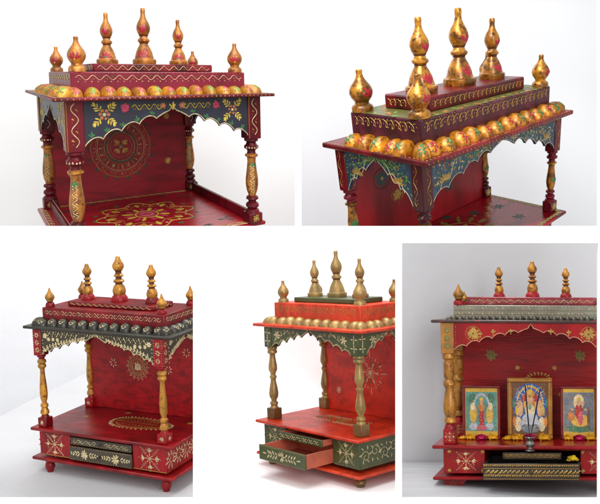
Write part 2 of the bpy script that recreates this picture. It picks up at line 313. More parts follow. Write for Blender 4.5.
def temple(no, T):
    d = dict(PAR[no]['d']); d.update(T.get('over', {})); pose = PAR[no]['pose']; S = T['S']
    g = lambda k: d[k]
    R = rotm(*pose[:3]); D = pose[5]; tv = Vector((pose[3]*D, D, pose[4]*D))
    zg = g('zg'); base = Vector((0, 0, zg))
    def taper(p): return p*(1/(1+p.x*g('gx')+p.y*g('gy')+p.z*g('gz')))
    fin = lambda p: (taper(p)-taper(base))*S
    root = bpy.data.objects.new('household_shrine', None); C.objects.link(root)
    root.location = (tv+R@taper(base))*S+CAM; root.rotation_euler = R.to_euler()
    root['label'] = T['label']; root['category'] = 'shrine'; root['group'] = 'small wooden household shrines'
    M = T['mats']; rnd = random.Random(no)
    B = lambda mb, name, parent=root: mb.build(name, M, parent, fin)
    te = T.get('te', .016); b = T['b']; We, De, W1, D1, W2, D2 = g('We'), g('De'), g('W1'), g('D1'), g('W2'), g('D2')
    y2 = g('y2'); z1a, z1b, z2b = g('z1a'), g('z1b'), g('z2b'); Wp, Dp = g('Wp'), g('Dp'); zf = g('zf'); zpb = g('zpb'); zft = zf+T['foot']
    Wf, Df, Wb, Db = g('Wf'), g('Df'), g('Wb'), g('Db')
    K = T['ink']            # ink: names of paints: line, leaf, leaf2, pink
    ln, lf, l2, pk = K
    # eave
    m = MB(); m.box(-We, We, -De, De, -te, 0, 'eave', .004)
    dec = T.get('eave_dots')
    if dec:
        dots_row(m, front(-De), -We+.01, We-.01, -te/2, .022, .003, dec)
        dots_row(m, top(0), -We+.01, We-.01, -De+.012, .02, .0035, dec)
        for s in (-1, 1): dots_row(m, lambda u, v, h: Vector((v, u, h)), -De+.01, De-.01, s*(We-.012), .02, .0035, dec)
    B(m, 'eave_board')
    # beads
    bd = T['bead']; nx = bd['n']; st = 2*(W1+bd['out']*.4)/nx; h = bd['h']; a = bd['a']; bw = st*.5*bd.get('fill', .98)
    def one(cx, cy, ang, k, aa=None, bb=None):
        m = MB(); bead(m, cx+rnd.uniform(-.002, .002), cy+rnd.uniform(-.003, .003), ang+rnd.uniform(-.12, .12), (aa or a)*rnd.uniform(.93, 1.05), (bb or bw)*rnd.uniform(.93, 1.07), h*rnd.uniform(.88, 1.08), 0, 'bead', bd.get('deco'), (k, rnd, M)); B(m, 'bead')
    ox = bd['out']
    for i in range(nx):
        x = -W1-ox*.4+st*(i+.5)
        one(x, -D1-ox*.35+y2, -PI/2, i)
    ny = max(2, round(2*(D1+ox*.2)/st)); sy = 2*D1/ny
    for s in (-1, 1):
        if s not in bd.get('sides', (-1, 1)): continue
        for i in range(ny):
            one(s*(W1+ox*.35), -D1+y2+sy*(i+.5)+(.3*sy if i == 0 else 0), 0 if s > 0 else PI, i+1, None, sy*.49)
        one(s*(W1+ox*.3), -D1-ox*.3+y2, -PI/2+s*PI/4, 5, a*1.1, bw*.95)
    # tiers
    m = MB(); m.box(-W1, W1, -D1+y2, D1+y2, .001, z1b, 'tier1', .004)
    T['tier1_deco'](m, W1, D1, z1a, z1b, y2) if 'tier1_deco' in T else None
    B(m, 'lower_tier')
    m = MB(); m.box(-W2, W2, -D2+y2, D2+y2, z1b+.0005, z2b, 'tier2', .005)
    T['tier2_deco'](m, W2, D2, z1b, z2b, y2) if 'tier2_deco' in T else None
    B(m, 'upper_tier')
    # finials
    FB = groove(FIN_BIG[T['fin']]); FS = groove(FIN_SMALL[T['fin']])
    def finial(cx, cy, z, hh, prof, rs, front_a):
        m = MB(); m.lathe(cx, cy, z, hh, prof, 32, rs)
        if T.get('fin_deco'): T['fin_deco'](m, lathe_map(cx, cy, z, hh, prof, rs, front_a), z, hh, prof is FB, rnd)
        B(m, 'finial')
    fa = T.get('face_ang', -PI/2)
    finial(0, y2, z2b, g('hc'), FB, g('hc')*T.get('fw', 1), fa)
    for s in (-1, 1):
        hm = g('hm')-s*g('hl'); finial(s*g('fx'), y2, z2b, hm, FB, hm*T.get('fw', 1), fa)
    for sx in (-1, 1):
        for sy_ in (-1, 1):
            hh = g('hk')+g('hkB')*sy_+g('kx')*sx
            finial(sx*(W1-g('ins')), sy_*(D1-g('ins'))+y2, z1b, hh, FS, hh*T.get('fw2', 1), fa)
    # valances
    V = T['val']; inn = b*.15
    we = Wp-b*.9; e = cusp(we, V['d0'], V['d1'], V['n'], V['amp'], V.get('pw', 1.6), V.get('peak', .02))
    fy = -(Dp+b)+inn; zt = -te-.0005; m = MB(); valance(m, e, zt, fy, .012, 'val', 'val', 'x')
    mf = front(fy); ribbon(m, mf, [(u, zt-dd+.004) for u, dd in e], V.get('lw', .005), V.get('edge', ln))
    V['deco'](m, mf, we, zt, e, 0) if 'deco' in V else None
    B(m, 'front_valance')
    wd = Dp-b*.9; sd = cusp(wd, V['d0'], V.get('sd1', V['d1']), max(3, V['n']-2), V['amp'], V.get('pw', 1.6), V.get('peak', .02))
    for s in (-1, 1):
        m = MB(); fx = s*(Wp+b-inn); valance(m, sd, zt, fx, -s*.012, 'val', 'val', 'y')
        ms = (lambda fx, s: (lambda u, v, h: Vector((fx+s*h, u, v))))(fx, s)
        ribbon(m, ms, [(u, zt-dd+.004) for u, dd in sd], V.get('lw', .005), V.get('edge', ln))
        V['sdeco'](m, ms, wd, zt, sd, 1) if 'sdeco' in V else None
        B(m, 'side_valance')
    # pillars
    for sx in (-1, 1):
        for sy_ in (-1, 1):
            x, y = sx*Wp, sy_*Dp
            m = MB(); m.box(x-b, x+b, y-b, y+b, zpb, zt, 'block', .003)
            for mp in (front(y-b), (lambda xx, s: (lambda u, v, h: Vector((xx+s*h, u-x+y, v))))(x+sx*b, sx)):
                T['block_deco'](m, mp, x, zpb, zt, b) if 'block_deco' in T else None
            B(m, 'corner_block')
            pr = PILLAR[T['pillar']]; m = MB(); zb2 = zft+.0005
            m.lathe(x, y, zpb-.0005, zb2-zpb+.0005, pr, 26, b)
            if 'pillar_deco' in T:
                pr2 = [(1-q[0], q[1], q[2]) for q in pr[::-1]]
                T['pillar_deco'](m, lathe_map(x, y, zb2, zpb-zb2, pr2, b, fa), zb2, zpb, b)
            B(m, 'pillar')
            m = MB(); m.box(x-b, x+b, y-b, y+b, zf+.0005, zft, 'footblock', .003)
            for mp in (front(y-b), (lambda xx, s: (lambda u, v, h: Vector((xx+s*h, u-x+y, v))))(x+sx*b, sx)):
                T['foot_deco'](m, mp, x, zf, zft, b) if 'foot_deco' in T else None
            B(m, 'pillar_base')
    # back panel, floor
    m = MB(); m.box(-Wp+b*.5, Wp-b*.5, Dp-.002, Dp+b*.8, zf+.001, zt, 'back', .002)
    T['back_deco'](m, front(Dp-.002), Wp, zf, zt) if 'back_deco' in T else None
    B(m, 'back_panel')
    ft = T.get('ft', .018)
    m = MB(); m.box(-Wf, Wf, -Df, Df, zf-ft, zf, 'floor', .005)
    T['floor_deco'](m, top(zf), Wf, Df, ft) if 'floor_deco' in T else None
    B(m, 'floor_board')
    if T.get('rail'):
        for s in T['rail']:
            m = MB(); m.box(s*Wp-.009, s*Wp+.009, -Dp+b, Dp-b, zf+.0005, zf+.05, 'rail', .003)
            ribbon(m, lambda u, v, h: Vector((v, u, zf+.05+h)), [(-Dp+b, s*Wp+.006), (Dp-b, s*Wp+.006)], .003, ln); B(m, 'side_rail')
    # drawer box
    zb, zbs = g('zbb'), g('zbs'); z0 = zf-ft-.0005
    dr = T.get('drawers', [])
    m = MB()
    if dr:
        hx = dr[0]['w']; pads = T.get('box_split', [(-Wb, -hx), (hx, Wb)])
        for x0, x1 in pads: m.box(x0, x1, -Db, Db, zb, z0, 'box', .003)
        m.box(-hx, hx, Db-.02, Db, zb, z0, 'box', .003)
        m.box(-hx+.0005, hx-.0005, -Db+.002, Db-.02, z0-.008, z0-.0003, 'box', .001)
    else: m.box(-Wb, Wb, -Db, Db, zb, z0, 'box', .003)
    T['box_deco'](m, Wb, Db, zb, z0, dr) if 'box_deco' in T else None
    B(m, 'drawer_box')
    for k, q in enumerate(dr):
        m = MB(); w, pull, za, zc = q['w'], q['pull'], z0-q['z0'], z0-q['z1']; w -= .002
        yf = -Db-pull; fth = .014; dep = q.get('dep', Db*1.5)
        m.box(-w, w, yf-.004, yf-.004+fth, zc, za, 'drawer', .003)
        q['deco'](m, front(yf-.004), w, zc, za)
        o = B(m, 'drawer')
        m = MB(); wt = .01
        m.box(-w+.004, -w+.004+wt, yf+fth-.003, yf+dep, zc+.004, za-.004, 'inside', .001)
        m.box(w-.004-wt, w-.004, yf+fth-.003, yf+dep, zc+.004, za-.004, 'inside', .001)
        m.box(-w+.0145, w-.0145, yf+fth-.003, yf+dep, zc+.004, zc+.012, 'inside', .001)
        m.box(-w+.0145, w-.0145, yf+dep-.01, yf+dep, zc+.0125, za-.006, 'inside', .001)
        B(m, 'drawer_tray', o)
        if q.get('knob'):
            kz = (za+zc)/2; m = MB(); r = q['knob']
            mm = MB(); mm.lathe(0, 0, 0, 1, [(0, .5*r, 'knob'), (r*.9, .4*r, 'knob'), (r*1.1, .8*r, 'knob'), (r*1.6, r, 'knob'), (r*2.1, .8*r, 'knob'), (r*2.4, .3*r, 'knob')], 16, 1)
            m.add([Vector((p.x, yf-.004-p.z, kz+p.y)) for p in mm.v], mm.f, 'knob'); B(m, 'drawer_knob', o)
    m = MB(); m.box(-Wf, Wf, -Df, Df, zbs-T.get('bt', .018), zbs if zbs < zb else zb-.0005, 'base', .005)
    if T.get('base_dots'): dots_row(m, front(-Df), -Wf+.01, Wf-.01, zbs-T.get('bt', .018)/2, .03, .003, T['base_dots'])
    B(m, 'base_board')
    zt2 = zbs-T.get('bt', .018)-.0005
    for sx in (-1, 1):
        for sy_ in (-1, 1):
            m = MB()
            if T.get('feet') == 'bracket':
                x0 = sx*(Wb); L = .12; y0 = sy_*(Db*.97)
                prof = [(x0, zt2), (x0, zg), (x0-sx*L*.62, zg), (x0-sx*L, zt2)]
                V = [(x, y0, z) for x, z in prof]+[(x, y0-sy_*.05, z) for x, z in prof]
                F = [[0, 1, 2, 3], [7, 6, 5, 4], [0, 4, 5, 1], [1, 5, 6, 2], [2, 6, 7, 3], [3, 7, 4, 0]]
                m.add(V, F, 'foot'); burst(m, front(-Db*.97), x0-sx*.045, (zt2+zg)/2, .02, ln) if sy_ < 0 else None
            else:
                x, y = sx*(Wb-.035), sy_*(Db-.035); r = T.get('fr', .03)
                m.lathe(x, y, zt2, zg-zt2, [(0, 1, 'foot'), (.15, 1.05, 'foot'), (.28, .75, 'foot'), (.4, .95, 'foot'), (.62, 1.05, 'foot'), (.8, .8, 'foot'), (.92, .7, 'foot'), (1, .66, 'foot')], 20, r)
            B(m, 'foot')
    return dict(root=root, R=R, tv=tv, S=S, taper=taper, g=g, zg=zg)
def in_temple(tp, m, name, mats, base, label, cat, group=None):
    """a separate thing standing in or on a temple: built in the temple's own frame, linked top level at its base"""
    base = Vector(base); S, R = tp['S'], tp['R']
    o = m.build(name, mats, None, lambda p: (tp['taper'](p)-tp['taper'](base))*S)
    o.location = (tp['tv']+R@tp['taper'](base))*S+CAM; o.rotation_euler = R.to_euler()
    o['label'] = label; o['category'] = cat
    if group: o['group'] = group
    return o
def struct(m, name, mats, **kw):
    o = m.build(name, mats); o['kind'] = 'structure'; return o
def thing(m, name, mats, label, cat, group=None):
    o = m.build(name, mats); o['label'] = label; o['category'] = cat
    if group: o['group'] = group
    return o
# ------------------------------------------------------------------ palettes
def inks(S=1):
    return dict(cream=paint('cream_ink', (214, 196, 148)), yellow=paint('yellow_ink', (214, 186, 66)), green=paint('green_ink', (52, 112, 62)),
                pink=paint('pink_ink', (196, 58, 92)), orange=paint('orange_ink', (190, 112, 58)), gold=paint('gold_ink', (178, 140, 62), .35, .3),
                lime=paint('lime_ink', (104, 158, 60)), magenta=paint('magenta_ink', (170, 24, 48)), teal=paint('teal_ink', (24, 70, 62)), olive=paint('olive_ink', (120, 104, 40)),
                brown=paint('brown_ink', (110, 52, 40)), white=paint('white_ink', (235, 228, 210)))
INK = inks(); INK['pewter'] = paint('pewter_ink', (176, 176, 164), .35, .4)
INK['grime'] = paint('old_grime', (96, 52, 22), .5, .2)  # darker brown painted on the narrow groove segments of the gold finials
def mats(**k):
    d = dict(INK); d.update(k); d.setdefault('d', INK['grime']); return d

# ---- shrine 1
def bead_flower(ca, cb):
    def f(mb, mp, R, s):
        k, rnd, M = R; c = (ca, cb)[k % 2]
        for i in range(6): petal(mb, mp, 0, 0, 2*PI*i/6+rnd.random()*.4, s*rnd.uniform(.5, .85), s*.24, c)
        dot(mb, mp, 0, 0, s*.1, 'yellow', 6)
        for sx in (-1, 1): petal(mb, mp, sx*s*.35, -s*.35, -PI/2+sx*.9, s*.3, s*.14, 'olive')
    return f
def tier_wave(c, leaf, l2=None, sides=True, amp=.2, per=.06, z0k=0):
    def f(m, W, D, za, zb, y2):
        za = za if z0k else za
        v = (za+zb)/2; A = (zb-za)*amp
        vine(m, front(-D+y2), -W+.02, W-.02, v, A, per, .0024, c, leaf, l2)
        for s in (-1, 1): vine(m, (lambda s: (lambda u, vv, h: Vector((s*(W+h), u+y2, vv))))(s), -D+.02, D-.02, v, A, per, .0024, c, leaf, l2)
    return f
def fin1(m, mp, z, h, big, rnd):
    if big:
        for k in range(7): petal(m, mp, 0, z+.12*h, PI/2+(k-3)*.42, .14*h, .04*h, 'magenta')
        for k in range(3): petal(m, mp, 0, z+.54*h, PI/2+(k-1)*.5, .17*h, .045*h, 'magenta')
        petal(m, mp, 0, z+.6*h, PI/2, .1*h, .03*h, 'pink')
        for s in (-1, 1): petal(m, mp, s*.02*h, z+.14*h, PI/2+s*1.6, .1*h, .03*h, 'green')
    else:
        for k in range(5): petal(m, mp, 0, z+.34*h, PI/2+(k-2)*.5, .24*h, .07*h, 'magenta')
        dot(m, mp, 0, z+.36*h, .03*h, 'yellow')
def pil1(m, mp, z0, z1, b):
    L = z1-z0
    vine(m, lambda u, v, h: mp(v, u, h), z0+.26*L, z0+.66*L, 0, b*.28, L*.1, .003, 'cream', 'cream')
    sprig(m, mp, 0, z0+.68*L, -PI/2, b*.8, 'green')
    for k in range(5): petal(m, mp, (k-2)*b*.4, z0+.86*L, PI/2, b*.35, b*.2, 'cream')
def block1(m, mp, x, z0, z1, b):
    vvine(m, mp, x, z0+.02, z1-.01, b*.38, .075, .0035, 'cream', 'gold')
    ribbon(m, mp, [(x-b*.85, z0+.004), (x-b*.85, z1-.002)], .0028, 'gold')
def foot1(m, mp, x, z0, z1, b): flower(m, mp, x, (z0+z1)/2, (z1-z0)*.4, 8, 'gold', 'cream')
def val1(m, mf, w, zt, e, side):
    dep = lambda u: min(e, key=lambda q: abs(q[0]-u))[1]
    for s in (-1, 1):
        cx = s*(w-.085 if not side else w-.07); cz = zt-.058
        R = .05
        for k in range(4):
            a = PI/4+k*PI/2
            ribbon(m, mf, [(cx+.016*math.cos(a), cz+.016*math.sin(a)), (cx+.05*math.cos(a), cz+.05*math.sin(a))], .002, 'yellow')
            for t, q in ((.026, .95), (.026, -.95), (.037, .75), (.037, -.75), (.047, .5), (.047, -.5), (.048, 0)): petal(m, mf, cx+t*math.cos(a), cz+t*math.sin(a), a+q, .02, .0075, 'yellow')
        for k in range(6): dot(m, mf, cx+.017*math.cos(k), cz+.017*math.sin(k), .007, 'orange')
        dot(m, mf, cx, cz, .007, 'cream')
        if side: continue
        flower(m, mf, cx-s*.085, zt-.033, .02, 10, 'pink', 'magenta')
        vine(m, mf, cx-s*.115, cx-s*.245, zt-.033, .011, .04, .0035, 'yellow', 'yellow', 'olive')
        flower(m, mf, s*.045, zt-.03, .015, 6, 'orange', 'cream')
        for k in range(3): scroll(m, mf, cx-s*(.13+.04*k), zt-.033, .009, 'gold', s)
    if not side: sprig(m, mf, 0, zt-.042, PI/2, .03, 'yellow'); sprig(m, mf, 0, zt-.038, -PI/2, .014, 'yellow')
    n = 12 if not side else 6
    for k in range(n):
        u = -w+.03+(2*w-.06)*k/(n-1)
        if abs(u) < .04: continue
        sprig(m, mf, u, zt-dep(u)+.009, PI/2+.3*math.sin(k*3), .022, 'green')
def back1(m, mf, Wp, zf, zt):
    u, v, R = -.015, -.325, .175
    for r, w, c in ((.99, .012, 'orange'), (.83, .012, 'gold'), (.78, .008, 'cream'), (.56, .01, 'gold'), (.5, .03, 'teal'), (.45, .012, 'gold'), (.36, .01, 'orange')): ring(m, mf, u, v, R*r, R*w*1.6, c, 48)
    for k in range(48):
        a = 2*PI*k/48; dot(m, mf, u+R*.89*math.cos(a), v+R*.89*math.sin(a), R*.018, ('cream', 'gold', 'pink')[k % 3], 5); petal(m, mf, u+R*.58*math.cos(a), v+R*.58*math.sin(a), a+.25*(-1)**k, R*.17, R*.045, ('gold', 'brown', 'olive')[k % 3])
        dot(m, mf, u+R*.48*math.cos(a), v+R*.48*math.sin(a), R*.01, 'cream', 5)
    for k in range(18):
        a = 2*PI*k/18; sprig(m, mf, u+R*1.02*math.cos(a), v+R*1.02*math.sin(a), a, R*.13, 'teal'); P = [(u+R*(.92+.09*math.sin(PI*t))*math.cos(a+(t-.5)*.34), v+R*(.92+.09*math.sin(PI*t))*math.sin(a+(t-.5)*.34)) for t in [i/6 for i in range(7)]]; ribbon(m, mf, P, R*.015, 'gold')
    for k in range(4):
        a = PI/4+k*PI/2
        for q in (-.8, -.4, 0, .4, .8): petal(m, mf, u+R*.1*math.cos(a), v+R*.1*math.sin(a), a+q, R*(.2-.06*abs(q)), R*.045, 'gold')
    flower(m, mf, u, v, R*.08, 6, 'olive', 'cream')
    flower(m, mf, .27, -.43, .022, 10, 'gold', 'yellow'); flower(m, mf, .27, -.16, .022, 10, 'gold', 'yellow')
    for u, v in ((-.3, -.12), (-.3, -.45)): flower(m, mf, u, v, .02, 10, 'gold', 'yellow')
def floor1(m, mt, W, D, ft):
    n = 16
    for r, w, c in ((.2, .006, 'yellow'), (.15, .005, 'gold')):
        P = [(r*1.15*(1+.13*math.cos(8*t))*math.cos(t), r*(1+.13*math.cos(8*t))*math.sin(t)) for t in [2*PI*i/96 for i in range(96)]]
        ribbon(m, mt, P, w, c, closed=True)
    for k in range(n):
        a = 2*PI*k/n; petal(m, mt, .155*math.cos(a), .135*math.sin(a), a, .055, .03, ('yellow', 'orange')[k % 2])
        petal(m, mt, .06*math.cos(a), .05*math.sin(a), a, .065, .026, ('pink', 'yellow')[k % 2])
        sprig(m, mt, .25*math.cos(a), .22*math.sin(a), a, .03, 'green')
        dot(m, mt, .21*math.cos(a+.2), .18*math.sin(a+.2), .007, 'cream')
    ring(m, mt, 0, 0, .058, .008, 'yellow'); dot(m, mt, 0, 0, .045, 'pink', 16); ring(m, mt, 0, 0, .03, .004, 'cream')
    for sx in (-1, 1):
        for sy in (-1, 1):
            for k in range(3): petal(m, mt, sx*(W-.16), sy*(D-.13), k*2.1+sx, .05, .018, 'teal')
            sprig(m, mt, sx*.2, sy*(D-.1), sy*PI/2, .04, 'teal')
    for s in (-1, 1):
        ribbon(m, mt, [(-W+.01, s*(D-.012)), (W-.01, s*(D-.012))], .004, 'cream'); ribbon(m, mt, [(-W+.03, s*(D-.045)), (W-.03, s*(D-.045))], .003, 'gold')
        vine(m, mt, -W+.05, W-.05, s*(D-.028), .009, .05, .003, 'cream', 'gold')
        mm = (lambda u, v, h: mt(v, u, h))
        ribbon(m, mm, [(-D+.01, s*(W-.012)), (D-.01, s*(W-.012))], .004, 'cream'); vine(m, mm, -D+.05, D-.05, s*(W-.028), .009, .05, .003, 'cream', 'gold')
S1 = .95
def redwood(n, rgb, S, dark=.28, **k):
    k.setdefault('coat', .08); k.setdefault('spec', .32)
    return lacquer(n, rgb, (dark,), scale=k.pop('scale', 7)/S, streak=k.pop('streak', (1, 1, .25)), **k)
M1 = mats(eave=redwood('crimson_eave', (120, 18, 30), S1, rough=.4), tier1=redwood('crimson_tier', (128, 32, 52), S1, dark=.6), tier2=redwood('crimson_upper_tier', (122, 26, 40), S1),
  g=lacquer('orange_gold', (200, 136, 48), (.42,), .34, 9/S1, wear=.45, wear_rgb=(112, 56, 24), metal=.35, coat=.3), b=redwood('crimson_collar', (110, 18, 30), S1), r=redwood('crimson_turning', (112, 14, 28), S1),
  bead=lacquer('gold_bead', (210, 152, 34), (.45,), .36, 12/S1, wear=.4, wear_rgb=(150, 80, 24), metal=.2), val=lacquer('slate_blue', (30, 35, 54), (.6,), .5, 8/S1, wear=.15, wear_rgb=(26, 26, 36)),
  block=redwood('crimson_block', (112, 16, 30), S1), footblock=redwood('crimson_foot', (112, 16, 30), S1), back=redwood('crimson_back', (150, 20, 36), S1, dark=.55, streak=(.4, 1, 1.6), scale=9, rough=.4), floor=redwood('crimson_floor', (164, 20, 36), S1, dark=.55, rough=.25, coat=.25, streak=(.3, 1, 1)),
  rail=redwood('crimson_rail', (112, 16, 30), S1), box=redwood('crimson_box', (112, 16, 30), S1), base=redwood('crimson_base', (112, 16, 30), S1), foot=redwood('crimson_low_foot', (112, 16, 30), S1))
t1 = temple(1, dict(S=S1, label='large crimson shrine with slate blue scalloped front, at top left', mats=M1, b=.036, foot=.05, te=.014, ink=('cream', 'gold', 'green', 'pink'),
  over=dict(W2=.291, zg=-.9, Wb=.42, Db=.34),
  bead=dict(n=13, h=.038, a=.055, out=.06, deco=bead_flower('pink', 'lime')), tier1_deco=lambda m, W, D, za, zb, y2: (tier_wave('cream', 'green', 'gold', per=.055)(m, W, D, za, zb, y2), dots_row(m, front(-D+y2), -W+.01, W-.01, zb-.005, .018, .0018, 'gold'), dots_row(m, front(-D+y2), -W+.03, W-.03, (za+zb)/2-.016, .0275, .0024, 'cream')), tier2_deco=lambda m, W, D, za, zb, y2: tier_wave('cream', 'gold', per=.05, amp=.25)(m, W, D, za, zb, y2),
  fin='bell', fin_deco=fin1, face_ang=-PI/2-.45, fw=.98, fw2=1.0, eave_dots='gold', val=dict(d0=.062, d1=.178, n=5, amp=.02, pw=1.35, deco=val1, sdeco=val1, edge='cream', lw=.004, sd1=.18),
  pillar='lotus', pillar_deco=pil1, block_deco=block1, foot_deco=foot1, back_deco=back1, floor_deco=floor1, rail=(1, -1)))

# ---- shrine 2
def fin2(m, mp, z, h, big, rnd):
    if big:
        for k in range(4): petal(m, mp, .03*h, z+.12*h, PI/2+(k-1.5)*.5, .17*h, .05*h, 'magenta')
        for k in range(3): petal(m, mp, .03*h, z+.56*h, PI/2+(k-1)*.6, .13*h, .05*h, 'magenta')
    else:
        for k in range(4): petal(m, mp, .05*h, z+.36*h, PI/2+(k-1.5)*.55, .24*h, .08*h, 'magenta')
        petal(m, mp, -.1*h, z+.4*h, 1.2, .12*h, .05*h, 'olive')
def val2(m, mf, w, zt, e, side):
    rnd = random.Random(5+side); dep = lambda u: min(e, key=lambda q: abs(q[0]-u))[1]
    for k in range(420 if not side else 260):
        u = rnd.uniform(-w+.01, w-.01); dd = dep(u)-.02
        v = zt-.01-rnd.random()*max(dd-.005, .004)
        petal(m, mf, u, v, rnd.uniform(0, 6.28), rnd.uniform(.009, .017), .0055, rnd.choice(['lime', 'green', 'green', 'gold'] if side else ['gold', 'green', 'lime', 'cream', 'orange']))
    for s in (-1, 1):
        for k in range(7): petal(m, mf, s*(w-.07), zt-.09, PI*k/6*1.0, .03, .011, 'gold')
        P = [(s*(w-.04-.1*t), zt-.12+.09*t+.015*math.sin(t*9)) for t in [i/16 for i in range(17)]]
        ribbon(m, mf, P, .003, 'cream')
def back2(m, mf, Wp, zf, zt):
    for u, v, r, c in ((-.28, -.2, .04, 'teal'), (-.2, -.3, .03, 'gold'), (.02, -.28, .05, 'teal'), (.25, -.2, .035, 'gold'), (-.05, -.18, .03, 'gold'), (.15, -.36, .03, 'teal')):
        flower(m, mf, u, v, r, 12, c, 'gold'); ring(m, mf, u, v, r*1.15, .003, c)
def floor2(m, mt, W, D, ft):
    for k in range(14):
        a = 2*PI*k/14; petal(m, mt, .12*math.cos(a), .1*math.sin(a), a, .07, .03, 'olive'); dot(m, mt, .21*math.cos(a), .17*math.sin(a), .008, 'gold')
    ring(m, mt, 0, 0, .11, .008, 'gold'); flower(m, mt, 0, 0, .09, 12, 'gold', 'teal')
    for u, v in ((.22, .1), (.3, -.12), (-.3, .1), (.1, .18), (.36, .05)):
        for k in range(6): petal(m, mt, u, v, k*PI/3, .035, .016, 'teal')
    P = [(.2+.16*t, -.02+.1*t+.02*math.sin(t*8)) for t in [i/20 for i in range(21)]]; ribbon(m, mt, P, .003, 'orange')
    for k in range(5): sprig(m, mt, .22+.035*k, .01+.022*k, .6+(k % 2)*1.5, .03, 'gold')
    for s in (-1, 1):
        ribbon(m, mt, [(-W+.03, s*(D-.022)), (W-.03, s*(D-.022))], .022, 'olive', h=.0008)
        vine(m, mt, -W+.03, W-.03, s*(D-.022), .008, .03, .003, 'cream', 'gold')
        mm = (lambda u, v, h: mt(v, u, h)); ribbon(m, mm, [(-D+.03, s*(W-.022)), (D-.03, s*(W-.022))], .022, 'olive', h=.0008); vine(m, mm, -D+.03, D-.03, s*(W-.022), .008, .03, .003, 'cream', 'gold')
def t1d2(m, W, D, za, zb, y2):
    vv = (za+zb)/2+.004; A = (zb-za)*.24
    coil(m, front(-D+y2), -W+.02, W-.02, vv, A, .034, .0022, 'gold', 'gold'); dots_row(m, front(-D+y2), -W+.01, W-.01, zb-.006, .014, .0018, 'gold')
    for s in (-1, 1): coil(m, (lambda s: (lambda u, q, h: Vector((s*(W+h), u+y2, q))))(s), -D+.02, D-.02, vv, A, .034, .0022, 'gold', 'gold')
    mt = top(zb)
    for k in range(46):
        x = -W+.03+(2*W-.06)*k/45
        for s in (-1, 1): petal(m, mt, x, s*(D-.02)+y2, k*1.9, .03, .013, ('orange', 'brown', 'gold', 'lime')[k % 4])
    for s in (-1, 1):
        for k in range(14): petal(m, mt, s*(W-.03-.05*(k % 2)), -D+.04+(2*D-.08)*k/13+y2, k*2.3, .035, .014, ('orange', 'lime', 'gold')[k % 3])
S2 = 1.1
g2 = dict(metal=.55, coat=.4)
M2 = mats(eave=redwood('dark_red_eave', (126, 26, 34), S2, rough=.3, wear=.2, wear_rgb=(60, 20, 20)), tier1=redwood('plum_tier', (96, 36, 54), S2, rough=.35, wear=.2), tier2=redwood('dark_red_upper_tier', (120, 24, 34), S2, rough=.3),
  g=lacquer('antique_gold', (206, 142, 38), (.26,), .26, 13/S2, wear=.5, wear_rgb=(84, 44, 14), lo=.4, hi=.56, **g2), b=redwood('dark_red_collar', (120, 20, 34), S2), r=redwood('dark_red_turning', (112, 14, 26), S2, rough=.25),
  bead=lacquer('antique_gold_bead', (228, 156, 26), (.36,), .28, 12/S2, wear=.5, wear_rgb=(110, 48, 14), metal=.35), val=lacquer('blue_green', (30, 66, 100), (.5,), .42, 8/S2, light=(42, 84, 108), wear=.3, wear_rgb=(24, 60, 60)),
  block=redwood('dark_red_block', (112, 14, 26), S2, rough=.25), footblock=redwood('dark_red_foot', (96, 12, 24), S2, rough=.25), back=redwood('dark_red_back', (160, 18, 30), S2, dark=.5, rough=.35), floor=redwood('glossy_red_floor', (166, 14, 30), S2, rough=.2, coat=.25, streak=(.3, 1, 1)),
  rail=redwood('dark_red_rail', (112, 16, 30), S2), box=redwood('dark_red_box', (112, 16, 30), S2), base=redwood('dark_red_base', (112, 16, 30), S2), foot=redwood('dark_red_low_foot', (112, 16, 30), S2), topgreen=paint('olive_top', (96, 92, 44), .4))
def t1d2b(m, W, D, za, zb, y2):
    m.box(-W+.004, W-.004, -D+.004+y2, D-.004+y2, zb-.002, zb+.0012, 'topgreen', .0005)
    t1d2(m, W, D, za, zb+.0014, y2)
t2 = temple(2, dict(S=S2, label='large dark red shrine seen from its corner, with blue arches, at top right', mats=M2, b=.027, foot=.055, te=.02, ink=('cream', 'gold', 'green', 'pink'),
  over=dict(zg=-.78, zbb=-.68, zbs=-.69, Wb=.42, Db=.24),
  bead=dict(n=12, h=.046, a=.05, out=.055, deco=bead_flower('magenta', 'green')), tier1_deco=t1d2b, tier2_deco=lambda m, W, D, za, zb, y2: (coil(m, front(-D+y2), -W+.02, W-.02, (za+zb)/2, (zb-za)*.22, .028, .002, 'gold', 'gold'), coil(m, lambda u, q, h: Vector((-W-h, u+y2, q)), -D+.02, D-.02, (za+zb)/2, (zb-za)*.22, .028, .002, 'gold', 'gold')),
  fin='bell', fin_deco=fin2, face_ang=-PI/2-.2, fw=1.05, fw2=1.05, eave_dots='gold', val=dict(d0=.035, d1=.15, n=5, amp=.022, deco=val2, sdeco=val2, edge='cream', lw=.003, sd1=.165),
  pillar='lotus', pillar_deco=lambda m, mp, z0, z1, b: sprig(m, mp, 0, z0+.4*(z1-z0), PI/2, b*1.3, 'green'), block_deco=lambda m, mp, x, z0, z1, b: vvine(m, mp, x+b*.2, z0+.02, z1-.01, b*.3, .06, .0022, 'gold', 'gold'), foot_deco=foot1, back_deco=back2, floor_deco=floor2))

